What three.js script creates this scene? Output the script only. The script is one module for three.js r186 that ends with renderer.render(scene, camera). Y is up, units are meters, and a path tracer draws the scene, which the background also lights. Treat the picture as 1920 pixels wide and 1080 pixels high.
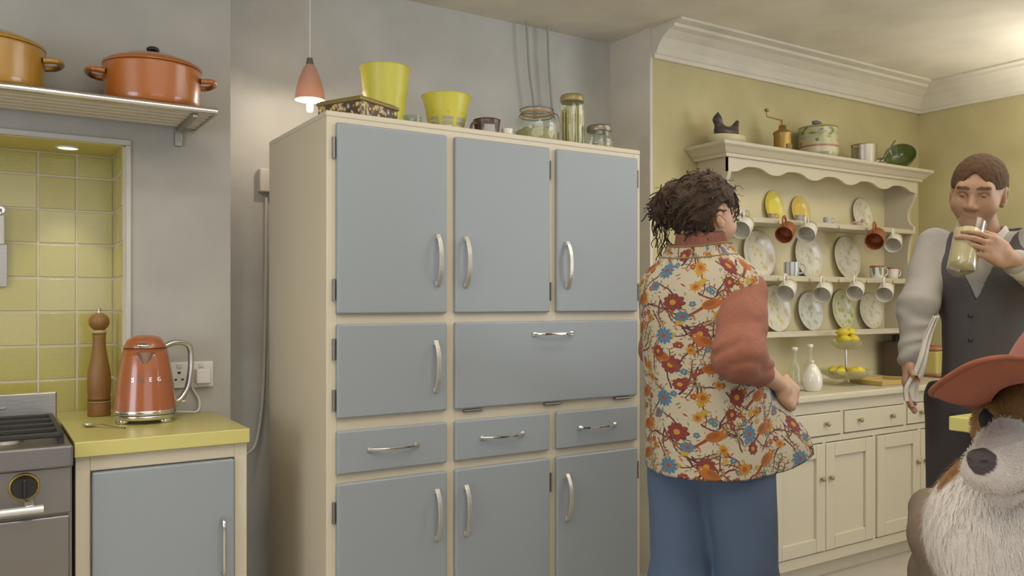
import * as THREE from 'three';
import { RoundedBoxGeometry } from 'three/addons/geometries/RoundedBoxGeometry.js';
import { mergeGeometries } from 'three/addons/utils/BufferGeometryUtils.js';
import { RectAreaLightUniformsLib } from 'three/addons/lights/RectAreaLightUniformsLib.js';
import { FontLoader } from 'three/addons/loaders/FontLoader.js';
import { TextGeometry } from 'three/addons/geometries/TextGeometry.js';

// ---------------------------------------------------------------- camera, lights, exposure
const scene = new THREE.Scene();
scene.background = new THREE.Color(0x000000);
const EYE = 1.3, FOCAL = 1550, HORIZON = 565, YAW = 32.6 * Math.PI / 180;
const camera = new THREE.PerspectiveCamera(2 * Math.atan(540 / FOCAL) * 180 / Math.PI, 16 / 9, 0.05, 60);
camera.position.set(0, EYE, 0);
camera.rotation.y = -YAW;
camera.setViewOffset(1920, 1080, 0, 540 - HORIZON, 1920, 1080);
const renderer = new THREE.WebGLRenderer({ antialias: true });
renderer.toneMapping = THREE.LinearToneMapping;
renderer.toneMappingExposure = 1.0;
renderer.shadowMap.enabled = true;
RectAreaLightUniformsLib.init();
const WARM = 0xfffaf3, DAY = 0xe6eeff;
const WINDOW_AND_FILL_LIGHT = [
  // position, facing target, width, height, intensity
  [[0.6, 1.55, 2.93], [0.6, 1.55, 0], 3.2, 1.7, .6],  // rear: unseen window added as soft fill
  [[4.83, 1.5, 0.5], [0, 1.5, 0.5], 2.4, 1.6, 5.2],
  [[-2.93, 1.5, -0.4], [0, 1.5, -0.4], 2.0, 1.5, 5.4],  // left: unseen window added to brighten the cabinet side
];
for (const [p, q, w, h, i] of WINDOW_AND_FILL_LIGHT) {
  const l = new THREE.RectAreaLight(DAY, i, w, h);
  l.position.set(...p); l.lookAt(...q); l.name = 'window_and_fill_daylight'; scene.add(l);
}
const DOWNLIGHTS = [];
for (const x of [-1.1, 0.2, 1.5, 2.6]) for (const z of [-1.7, .75]) DOWNLIGHTS.push([x, z]);
const DOWN_POWER = 2.4;
const FILL_PANELS = [[.5, -.5, 2.4, 1.6, 1.7], [3.55, -.9, 1.4, 1.6, 1.9]];   // added fill panels, unseen overhead: x, z, width, depth, intensity
for (const [x, z, w, d, i] of FILL_PANELS) {
  const l = new THREE.RectAreaLight(WARM, i, w, d); l.position.set(x, 2.545, z); l.lookAt(x, 0, z); l.name = 'fill_panel_light'; scene.add(l);
}

// ---------------------------------------------------------------- helpers
const V = (x, y, z) => new THREE.Vector3(x, y, z);
const SY = Math.sin(YAW), CY = Math.cos(YAW);
const ray = (px, py) => { const u = (px - 960) / FOCAL, v = (HORIZON - py) / FOCAL; return [SY + u * CY, v, -CY + u * SY]; };
const at = (px, py, t) => { const d = ray(px, py); return V(d[0] * t, EYE + d[1] * t, d[2] * t); };        // measured point at distance t
const onz = (px, py, z) => { const d = ray(px, py); return at(px, py, z / d[2]); };                          // measured point on a wall plane
let seed = 7;
const rnd = () => { seed = (seed * 1664525 + 1013904223) >>> 0; return seed / 4294967296; };
const rr = (a, b) => a + (b - a) * rnd();
const clamp = (x, a = 0, b = 1) => Math.min(b, Math.max(a, x));
const sstep = (a, b, x) => { const t = clamp((x - a) / (b - a)); return t * t * (3 - 2 * t); };
const mix = (a, b, t) => a + (b - a) * t;
function hash3(x, y, z) { let h = (x * 374761393 + y * 668265263 + z * 2147483647) | 0; h = (h ^ (h >>> 13)) * 1274126177 | 0; return ((h ^ (h >>> 16)) >>> 0) / 4294967296; }
function noise3(x, y, z) {
  const X = Math.floor(x), Y = Math.floor(y), Z = Math.floor(z); let fx = x - X, fy = y - Y, fz = z - Z;
  fx = fx * fx * (3 - 2 * fx); fy = fy * fy * (3 - 2 * fy); fz = fz * fz * (3 - 2 * fz);
  const l = (a, b, t) => a + (b - a) * t;
  return l(l(l(hash3(X, Y, Z), hash3(X + 1, Y, Z), fx), l(hash3(X, Y + 1, Z), hash3(X + 1, Y + 1, Z), fx), fy),
    l(l(hash3(X, Y, Z + 1), hash3(X + 1, Y, Z + 1), fx), l(hash3(X, Y + 1, Z + 1), hash3(X + 1, Y + 1, Z + 1), fx), fy), fz) * 2 - 1;
}
const taken = {};
function numbered(n) { if (!(n in taken)) { taken[n] = 0; return n; } taken[n]++; return n + '_' + String(taken[n]).padStart(3, '0'); }
function shade(o) { o.castShadow = true; o.receiveShadow = true; return o; }
function thing(name, label, category, pos = [0, 0, 0], turn = 0, group) {
  const o = new THREE.Group(); o.name = numbered(name); scene.add(o);
  const p = pos.isVector3 ? pos : V(...pos);
  o.position.copy(p); o.rotation.y = turn; o.userData = { label, category };
  if (group) o.userData.group = group;
  return o;
}
function part(name, geo, mat, parent, label) {
  const g = Array.isArray(geo) ? merge(geo) : geo;
  const m = shade(new THREE.Mesh(g, mat)); m.name = name; parent.add(m);
  if (label) m.userData.label = label;
  return m;
}
function struct(name, geo, mat, label) {
  const g = Array.isArray(geo) ? merge(geo) : geo;
  const m = shade(new THREE.Mesh(g, mat)); m.name = name; scene.add(m); m.userData = { kind: 'structure' };
  if (label) m.userData.label = label;
  return m;
}
function copyOf(o, label, pos, turn) {
  const c = o.clone(); c.name = numbered(o.name.replace(/_\d\d\d$/, '')); scene.add(c);
  c.userData = { ...o.userData, label }; c.position.copy(pos.isVector3 ? pos : V(...pos)); if (turn !== undefined) c.rotation.y = turn;
  return c;
}
function merge(list) {
  const flat = list.map(g => { let h = g.index ? g.toNonIndexed() : g; for (const k of Object.keys(h.attributes)) if (!['position', 'normal', 'uv'].includes(k)) h.deleteAttribute(k); return h; });
  return flat.length > 1 ? mergeGeometries(flat, false) : flat[0];
}
function uvMetres(g, s = 1) {   // box-projected uv in metres of the thing's own space
  const p = g.attributes.position, n = g.attributes.normal, uv = new Float32Array(p.count * 2);
  for (let i = 0; i < p.count; i++) {
    const ax = Math.abs(n.getX(i)), ay = Math.abs(n.getY(i)), az = Math.abs(n.getZ(i));
    let a, b; if (ay >= ax && ay >= az) { a = p.getX(i); b = p.getZ(i); } else if (ax >= az) { a = p.getZ(i); b = p.getY(i); } else { a = p.getX(i); b = p.getY(i); }
    uv[2 * i] = a / s; uv[2 * i + 1] = b / s;
  }
  g.setAttribute('uv', new THREE.BufferAttribute(uv, 2)); return g;
}
const bx = (x0, x1, y0, y1, z0, z1, r = 0, seg = 2) => {
  const w = x1 - x0, h = y1 - y0, d = z1 - z0;
  const g = r > 0 ? new RoundedBoxGeometry(w, h, d, seg, Math.min(r, w / 2.01, h / 2.01, d / 2.01)) : new THREE.BoxGeometry(w, h, d);
  g.translate((x0 + x1) / 2, (y0 + y1) / 2, (z0 + z1) / 2); return uvMetres(g);
};
const lathe = (pts, seg = 40) => new THREE.LatheGeometry(pts.map(p => new THREE.Vector2(p[0], p[1])), seg);
const tube = (pts, r, seg = 24, rad = 8, closed = false) => new THREE.TubeGeometry(new THREE.CatmullRomCurve3(pts.map(p => p.isVector3 ? p : V(...p)), closed, 'centripetal'), seg, r, rad, closed);
const cyl = (r0, r1, h, x, y, z, seg = 24) => new THREE.CylinderGeometry(r1, r0, h, seg).translate(x, y + h / 2, z);
const ball = (r, x, y, z, sx = 1, sy = 1, sz = 1, ws = 20) => new THREE.SphereGeometry(r, ws, Math.ceil(ws * .7)).scale(sx, sy, sz).translate(x, y, z);
const torus = (R, r, x, y, z, rx = Math.PI / 2) => new THREE.TorusGeometry(R, r, 8, 32).rotateX(rx).translate(x, y, z);
function extrude(shape, depth, bevel = 0, seg = 12) {
  return new THREE.ExtrudeGeometry(shape, { depth, bevelEnabled: bevel > 0, bevelThickness: bevel, bevelSize: bevel, bevelSegments: 2, curveSegments: seg });
}
function orient(g, from, to) {   // geometry built along +y from the origin, laid between two points
  const d = to.clone().sub(from), q = new THREE.Quaternion().setFromUnitVectors(V(0, 1, 0), d.clone().normalize());
  return g.applyQuaternion(q).translate(from.x, from.y, from.z);
}
// textures
function canvasTex(w, h, draw, rep) {
  const c = document.createElement('canvas'); c.width = w; c.height = h; draw(c.getContext('2d'), w, h);
  const t = new THREE.CanvasTexture(c); t.colorSpace = THREE.SRGBColorSpace; t.wrapS = t.wrapT = THREE.RepeatWrapping; if (rep) t.repeat.set(...rep); t.anisotropy = 4; return t;
}
function noiseTex(n, f, lo = 0, hi = 255, stretch = 1) {
  const d = new Uint8Array(n * n * 4);
  const per = (x, y, c) => { // tileable value noise
    const X = Math.floor(x), Y = Math.floor(y); let fx = x - X, fy = y - Y; fx = fx * fx * (3 - 2 * fx); fy = fy * fy * (3 - 2 * fy);
    const h = (a, b) => hash3(((a % c) + c) % c, ((b % c) + c) % c, c);
    return mix(mix(h(X, Y), h(X + 1, Y), fx), mix(h(X, Y + 1), h(X + 1, Y + 1), fx), fy);
  };
  for (let j = 0; j < n; j++) for (let i = 0; i < n; i++) {
    let v = 0, a = .5; for (let o = 0; o < 4; o++) { const k = f << o; v += a * per(i / n * k, j / n * k * stretch, k); a *= .5; }
    const b = Math.round(mix(lo, hi, clamp(v / .94))); const q = 4 * (j * n + i); d[q] = d[q + 1] = d[q + 2] = b; d[q + 3] = 255;
  }
  const t = new THREE.DataTexture(d, n, n); t.magFilter = THREE.LinearFilter; t.minFilter = THREE.LinearMipmapLinearFilter; t.generateMipmaps = true; t.wrapS = t.wrapT = THREE.RepeatWrapping; t.needsUpdate = true; return t;
}
const NOISE = noiseTex(256, 8), FINE = noiseTex(256, 32);
const PATCH = noiseTex(256, 4, 215, 255); PATCH.colorSpace = THREE.SRGBColorSpace;
function rep(t, a, b = a) { const c = t.clone(); c.repeat.set(a, b); c.needsUpdate = true; return c; }
const std = (color, rough = .6, o = {}) => new THREE.MeshStandardMaterial({ color, roughness: rough, ...o });
const phys = (color, rough = .6, o = {}) => new THREE.MeshPhysicalMaterial({ color, roughness: rough, ...o });
const B1 = rep(FINE, 3), B2 = rep(NOISE, 2);
const M = {
  wall: std(0xbab7ae, .85, { bumpMap: B1, bumpScale: .0006, map: PATCH }),
  alcove: std(0xd3d1c9, .85, { bumpMap: B1, bumpScale: .0006, map: PATCH }),  // wall grey made lighter, standing in for extra light in the recess
  white: std(0xe6e0d0, .7, { bumpMap: B1, bumpScale: .0004, map: PATCH }),
  yellowWall: std(0xd2c694, .85, { bumpMap: B1, bumpScale: .0006, map: PATCH }),
  ceiling: std(0xeae3d0, .9, { map: PATCH }),
  floor: std(0xbcb2a2, .5, { map: PATCH }),
  blue: phys(0x878d8f, .42, { clearcoat: .25, clearcoatRoughness: .35, bumpMap: B2, bumpScale: .0003 }),
  cream: phys(0xc2b8a0, .45, { clearcoat: .2, clearcoatRoughness: .4, bumpMap: B2, bumpScale: .0003 }),
  dresser: phys(0xc2b89e, .5, { clearcoat: .15, clearcoatRoughness: .4, bumpMap: B2, bumpScale: .0003 }),
  yellowTop: phys(0xbbb268, .35, { clearcoat: .3, clearcoatRoughness: .3 }),
  grout: std(0xcbc2aa, .9),
  steel: std(0xaaa69c, .36, { metalness: 1, bumpMap: rep(FINE, 1, 12), bumpScale: .0002 }),
  steelDark: std(0x8a857e, .42, { metalness: .9 }),
  chrome: std(0xd8d6d0, .16, { metalness: 1 }),
  blackIron: std(0x2b2826, .55),
  black: std(0x1c1a19, .4),
  plasticWhite: std(0xd8d5cc, .4),
  ceramic: phys(0xddd8c8, .25, { clearcoat: .6, clearcoatRoughness: .12 }),
  glass: phys(0xeaf0e8, .04, { transmission: 1, thickness: 0, ior: 1.45 }),
  copper: std(0xb0714a, .35, { metalness: .6 }),
  brass: std(0xa78a4c, .4, { metalness: .7 }),
  glow: new THREE.MeshStandardMaterial({ color: 0xffffff, emissive: 0xfff1d6, emissiveIntensity: 1.4, roughness: .5 }),
};
// pale tones of the tiles
const TILE_TONES = [0xb6ab5e, 0xbab06a, 0xb1a656, 0xbdb374].map(c => phys(c, .22, { clearcoat: .5, clearcoatRoughness: .12, bumpMap: B2, bumpScale: .0004 }));

// ---------------------------------------------------------------- room shell
const XL = -3, XR = 4.88, ZB = 3, CEIL = 2.6;
const WZ = -2.97, AZ = -3.25, DZ = -2.957, BACK = -3.5;              // cooker wall, alcove wall, dresser wall
const NX = 0.398, NTOP = 1.818, NBACK = -3.246, NLEFT = -1.3;        // tiled niche
struct('floor', bx(XL - .2, XR + .2, -.1, 0, BACK, ZB + .2), M.floor);
struct('ceiling', bx(XL - .2, XR + .2, CEIL, CEIL + .12, BACK, ZB + .2), M.ceiling);
const wallCooker = struct('wall_cooker', [
  bx(XL, NLEFT, 0, CEIL, BACK, WZ), bx(NX, 0.729, 0, CEIL, BACK, WZ), bx(NLEFT, NX, NTOP, CEIL, BACK, WZ),
  bx(NLEFT, NX, 0, .9, BACK, WZ), bx(NLEFT, NX, .9, NTOP, BACK, NBACK)], M.wall, 'pale grey wall with a tiled niche above the cooker');
struct('wall_alcove', bx(.729, 2.681, 0, CEIL, BACK, AZ), M.alcove, 'pale grey wall of the recess behind the blue cabinet');
struct('wall_dresser', bx(2.681, XR, 0, CEIL, BACK, DZ), M.yellowWall, 'mustard yellow wall behind the dresser');
struct('trim_1', bx(2.667, 2.683, 0, CEIL, AZ, DZ + .004), M.white, 'off-white edge of the recess beside the yellow wall');
function wallWithWindow(name, mat, axis, c, t, lo, hi, w0, w1, y0, y1) {
  const b = (a0, a1, q0, q1) => axis === 'x' ? bx(c, c + t, q0, q1, a0, a1) : bx(a0, a1, q0, q1, c, c + t);
  return struct(name, [b(lo, w0, 0, CEIL), b(w1, hi, 0, CEIL), b(w0, w1, 0, y0), b(w0, w1, y1, CEIL)], mat);
}
wallWithWindow('wall_right', M.yellowWall, 'x', XR, .2, BACK, ZB, -.7, 1.7, .7, 2.3);
wallWithWindow('wall_rear', M.wall, 'z', ZB, .2, XL, XR, -1, 2.2, .7, 2.4);
wallWithWindow('wall_left', M.wall, 'x', XL - .2, .2, BACK, ZB, -1.4, .6, .75, 2.25);
const paneMat = new THREE.MeshStandardMaterial({ color: 0x888888, emissive: DAY, emissiveIntensity: 1.0, roughness: .2 });
function windowUnit(n, axis, c, a0, a1, y0, y1) {
  const b = (p0, p1, q0, q1, d0, d1) => axis === 'x' ? bx(c + d0, c + d1, q0, q1, p0, p1, .004) : bx(p0, p1, q0, q1, c + d0, c + d1, .004);
  const f = .05, m = (a0 + a1) / 2;
  const w = struct('window_' + n, [b(a0, a0 + f, y0, y1, -.04, .04), b(a1 - f, a1, y0, y1, -.04, .04), b(a0 + f, a1 - f, y0, y0 + f, -.04, .04), b(a0 + f, a1 - f, y1 - f, y1, -.04, .04), b(m - .025, m + .025, y0 + f, y1 - f, -.03, .03)], M.plasticWhite);
  part('pane', b(a0 + f, m - .025, y0 + f, y1 - f, -.004, .004), paneMat, w); part('pane', b(m + .025, a1 - f, y0 + f, y1 - f, -.004, .004), paneMat, w);
}
windowUnit(1, 'z', ZB + .1, -1, 2.2, .7, 2.4); windowUnit(2, 'x', XR + .1, -.7, 1.7, .7, 2.3); windowUnit(3, 'x', XL - .1, -1.4, .6, .75, 2.25);  // the rear and left windows are added for their light
{ // coving of the yellow room
  const prof = [[0, 0], [.02, 0], [.022, .018], [.03, .022], [.045, .05], [.075, .085], [.12, .11], [.15, .118], [.155, .13], [.2, .134], [.2, .145], [0, .145]];
  const sh = () => { const s = new THREE.Shape(); prof.forEach((p, i) => i ? s.lineTo(p[0], p[1]) : s.moveTo(p[0], p[1])); return s; };
  const a = extrude(sh(), XR - 2.681); // profile x = out of wall, extruded along z -> turn so that it runs along +x, out = +z
  a.rotateY(Math.PI / 2).scale(1, 1, -1);
  const fix = g => { const p = g.attributes.position; for (let k = 0; k < p.count; k += 3) { const t = [p.getX(k), p.getY(k), p.getZ(k)]; p.setXYZ(k, p.getX(k + 1), p.getY(k + 1), p.getZ(k + 1)); p.setXYZ(k + 1, ...t); } g.computeVertexNormals(); return g; };
  fix(a); a.translate(2.681, 2.455, DZ); 
  const b = extrude(sh(), ZB - DZ); b.scale(-1, 1, 1); fix(b); b.translate(XR, 2.455, DZ);
  struct('trim_2', a, M.ceiling, 'pale plaster coving above the dresser'); struct('trim_3', b, M.ceiling, 'pale plaster coving along the right wall');
}
{ // niche: tiles, soffit, frame, downlight
  const P = .1165, J = .007, T = P - J, ys = .918;
  const tile = new RoundedBoxGeometry(T, T, .008, 1, .0022);
  const bed = part('grout_bed', [bx(NLEFT, NX, .9, NTOP, NBACK, NBACK + .0095), bx(NX - .0095, NX, .9, NTOP, NBACK, WZ - .012)], M.grout, wallCooker); 
  for (let j = 0; j < 8; j++) for (let i = 0; i < 14; i++) {
    const x1 = NX - .012 - i * P, y0 = ys + j * P; if (x1 - T < NLEFT) continue;
    const h = Math.min(T, NTOP - .012 - y0); if (h < .02) continue;
    const m = part('tile', h < T - .001 ? new RoundedBoxGeometry(T, h, .008, 1, .0022) : tile, TILE_TONES[Math.floor(hash3(i, j, 3) * 4)], wallCooker);
    m.position.set(x1 - T / 2, y0 + h / 2, NBACK + .008);
  }
  for (let j = 0; j < 8; j++) for (let i = 0; i < 2; i++) {
    const y0 = ys + j * P, h = Math.min(T, NTOP - .012 - y0); if (h < .02) continue;
    const m = part('tile', new RoundedBoxGeometry(.008, h, .112, 1, .0022), TILE_TONES[Math.floor(hash3(i, j, 9) * 4)], wallCooker);
    m.position.set(NX - .008, y0 + h / 2, NBACK + .014 + .06 + i * .119);
  }
  part('niche_soffit', bx(NLEFT, NX - .002, NTOP - .008, NTOP, NBACK + .002, WZ - .012), std(0xcdc26e, .6), wallCooker, 'yellow top of the tiled niche');  // soffit in one even yellow
  struct('trim_4', [bx(NLEFT, NX + .012, NTOP - .006, NTOP + .012, WZ - .012, WZ + .008, .004), bx(NX - .004, NX + .012, .922, NTOP - .006, WZ - .012, WZ + .008, .004)], M.alcove, 'pale bead framing the tiled niche');
  const d = onz(127, 275, -3.1); 
  const l = thing('niche_downlight', 'small round downlight set in the yellow niche soffit', 'downlight', [d.x, NTOP - .008, -3.1]);
  part('rim', torus(.033, .004, 0, -.001, 0), M.plasticWhite, l); part('lens', cyl(.03, .03, .003, 0, -.003, 0), M.glow, l);
  const s = new THREE.SpotLight(WARM, .3, 0, .56, .3); s.position.set(0, -.008, 0); s.target.position.set(0, -1, -.03); s.castShadow = true; s.shadow.radius = 1.2; l.add(s, s.target);
}
for (const [i, [x, z, w, d]] of FILL_PANELS.entries()) {  // unseen panels added to fill the room with soft light
  const l = thing('added_fill_panel', ['large added fill panel over the kitchen floor, out of view', 'added fill panel in front of the dresser, out of view'][i], 'ceiling light', [x, 2.55, z]);
  part('frame', [bx(-w / 2 - .03, -w / 2, 0, .05, -d / 2 - .03, d / 2 + .03), bx(w / 2, w / 2 + .03, 0, .05, -d / 2 - .03, d / 2 + .03), bx(-w / 2, w / 2, 0, .05, -d / 2 - .03, -d / 2), bx(-w / 2, w / 2, 0, .05, d / 2, d / 2 + .03)], M.plasticWhite, l);
  part('diffuser', bx(-w / 2, w / 2, .004, .02, -d / 2, d / 2), M.glow, l);
}
// two unseen uplighters added to brighten the ceiling, one in each half of the room
for (const [i, [x, z, pw]] of [[4.6, -1.7, 3.6], [-1.9, -1.6, 10]].entries()) {
  const l = thing('added_uplighter', ['added fill uplighter by the right wall, out of view', 'added fill uplighter by the left wall, out of view'][i], 'fill light', [x, 0, z]);
  part('base', lathe([[0, 0], [.14, 0], [.14, .012], [.02, .03], [0, .03]], 32), M.steelDark, l); part('pole', cyl(.012, .012, 1.75, 0, .02, 0, 12), M.steelDark, l);
  part('bowl', lathe([[0, 1.76], [.05, 1.765], [.13, 1.81], [.17, 1.86], [.165, 1.862], [.125, 1.815], [.05, 1.773], [0, 1.77]], 36), M.plasticWhite, l); part('lens', cyl(.08, .1, .006, 0, 1.80, 0), M.glow, l);
  const q = new THREE.SpotLight(WARM, pw, 0, 1.25, .9); q.position.set(0, 1.875, 0); q.target.position.set(0, 3, 0); q.castShadow = true; q.shadow.radius = 2; l.add(q, q.target);
}
// ceiling downlights over the kitchen
for (const [i, [x, z]] of DOWNLIGHTS.entries()) {
  const l = thing('ceiling_downlight', 'small round recessed downlight in the kitchen ceiling', 'downlight', [x, CEIL, z], 0, 'recessed ceiling downlights');
  part('rim', torus(.045, .005, 0, -.002, 0), M.plasticWhite, l); part('lens', cyl(.042, .042, .004, 0, -.005, 0), M.glow, l);
  const s = new THREE.SpotLight(WARM, DOWN_POWER, 0, 1.3, 1); s.position.set(0, -.012, 0); s.target.position.set(0, -1, 0); s.castShadow = true; s.shadow.radius = 2; l.add(s, s.target);
}

// ---------------------------------------------------------------- tall blue kitchen cabinet
{
  const X0 = .871, X1 = 2.116, ZF = -2.4, ZK = -2.99, TOP = 1.878;
  const g = thing('kitchen_cabinet', 'tall cream vintage kitchen cabinet with powder blue doors and drawers', 'cabinet', [X0, 0, ZF]);
  const B = (x0, x1, y0, y1, z0, z1, r = 0) => bx(x0 - X0, x1 - X0, y0, y1, z0 - ZF, z1 - ZF, r);
  const cols = [[.899, 1.275], [1.305, 1.685], [1.715, 2.091]];
  const rows = { up: [1.261, 1.842], mid: [.944, 1.231], dr: [.774, .907], low: [.13, .747] };
  part('carcass', [B(X0, X1, .06, TOP - .018, ZK, ZF - .018), B(X0 + .02, X1 - .02, 0, .06, ZK, ZF - .06)], M.cream, g);
  part('top_board', B(X0 - .002, X1 + .002, TOP - .02, TOP, ZK, ZF + .001, .006), M.cream, g);
  const fr = [B(X0, cols[0][0] + .006, .06, TOP - .018, ZF - .02, ZF, .003), B(cols[2][1] - .006, X1, .06, TOP - .018, ZF - .02, ZF, .003)];
  for (const [a, b] of [[cols[0][1], cols[1][0]], [cols[1][1], cols[2][0]]]) fr.push(B(a - .006, b + .006, .06, TOP - .018, ZF - .02, ZF - .001, .002));
  for (const [a, b] of [[rows.up[1], TOP - .018], [rows.mid[1], rows.up[0]], [rows.dr[1], rows.mid[0]], [rows.low[1], rows.dr[0]], [.06, rows.low[0]]]) fr.push(B(X0 + .02, X1 - .02, a - .006, b + .006, ZF - .02, ZF - .0015, .002));
  part('face_frame', fr, M.cream, g);
  const door = (name, x0, x1, y0, y1) => part(name, B(x0, x1, y0, y1, ZF - .006, ZF + .017, .007), M.blue, g);
  // bow handle: flat strip bent outwards
  const satin = std(0xc2bdb2, .34, { metalness: .65 });
  const strip = (len, vertical) => {
    const w = vertical ? .0075 : .0038, n = 14, s = new THREE.Shape(), o = [], q = [];
    for (let i = 0; i <= n; i++) { const u = i / n * 2 - 1; const z = .002 + .024 * (1 - Math.pow(Math.abs(u), 2.6)); o.push([u * len / 2, z + .0035]); q.push([u * len / 2, z]); }
    o.forEach((p, i) => i ? s.lineTo(...p) : s.moveTo(...p)); q.reverse().forEach(p => s.lineTo(...p));
    const e = extrude(s, w * 2 - .003, .0015); e.translate(0, 0, -w + .0015); e.rotateX(Math.PI / 2);   // x along, y across, z outwards
    return { e, vertical };
  };
  const handle = (d, x, y, len, vertical) => {
    const { e } = strip(len, vertical); 
    if (vertical) e.rotateZ(Math.PI / 2);
    const feet = [-1, 1].map(k => vertical ? B(X0 - .008, X0 + .008, k * (len / 2 - .006) - .008, k * (len / 2 - .006) + .008, ZF, ZF + .006, .002) : B(X0 + k * (len / 2 - .006) - .008, X0 + k * (len / 2 - .006) + .008, -.007, .007, ZF, ZF + .006, .002));
    const m = part('handle', [e, ...feet], vertical ? satin : M.chrome, d); m.position.set(x - X0, y, .017);
  };
  const hinge = (d, x, y, vertical = true) => {
    part('hinge', vertical ? [B(x - .005, x + .005, y - .032, y + .032, ZF, ZF + .006, .002), orient(cyl(.004, .004, .066, 0, 0, 0, 10), V(x - X0, y - .033, .008), V(x - X0, y + .033, .008))]
      : [B(x - .035, x + .035, y - .006, y + .003, ZF, ZF + .006, .002), orient(cyl(.0045, .0045, .07, 0, 0, 0, 10), V(x - .035 - X0, y, .009), V(x + .035 - X0, y, .009))], M.steelDark, d);
  };
  const u = cols.map(c => door('door', c[0], c[1], ...rows.up));
  handle(u[0], 1.238, 1.433, .165, true); handle(u[1], 1.343, 1.43, .165, true); handle(u[2], 1.757, 1.43, .165, true);
  for (const y of [1.765, 1.335]) { hinge(u[0], .892, y); hinge(u[1], 1.693, y); hinge(u[2], 2.098, y); }
  const m = door('door', ...cols[0], ...rows.mid); handle(m, 1.23, 1.09, .165, true); for (const y of [1.155, 1.0]) hinge(m, .892, y);
  const f = door('drop_flap', cols[1][0], cols[2][1], ...rows.mid); handle(f, 1.695, 1.186, .17, false);
  for (const x of [1.375, 1.70, 2.02]) hinge(f, x, .937, false);
  for (const [i, x] of [1.082, 1.484, 1.894].entries()) { const d = door('drawer', ...cols[i], ...rows.dr); handle(d, x, .844, .172, false); }
  const lw = cols.map(c => door('door', c[0], c[1], ...rows.low));
  handle(lw[0], 1.235, .61, .165, true); handle(lw[1], 1.343, .61, .165, true); handle(lw[2], 1.757, .60, .165, true);
  for (const y of [.66, .22]) { hinge(lw[0], .892, y); hinge(lw[1], 1.693, y); hinge(lw[2], 2.098, y); }
}
const CT = 1.878;   // top of the cabinet

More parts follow.
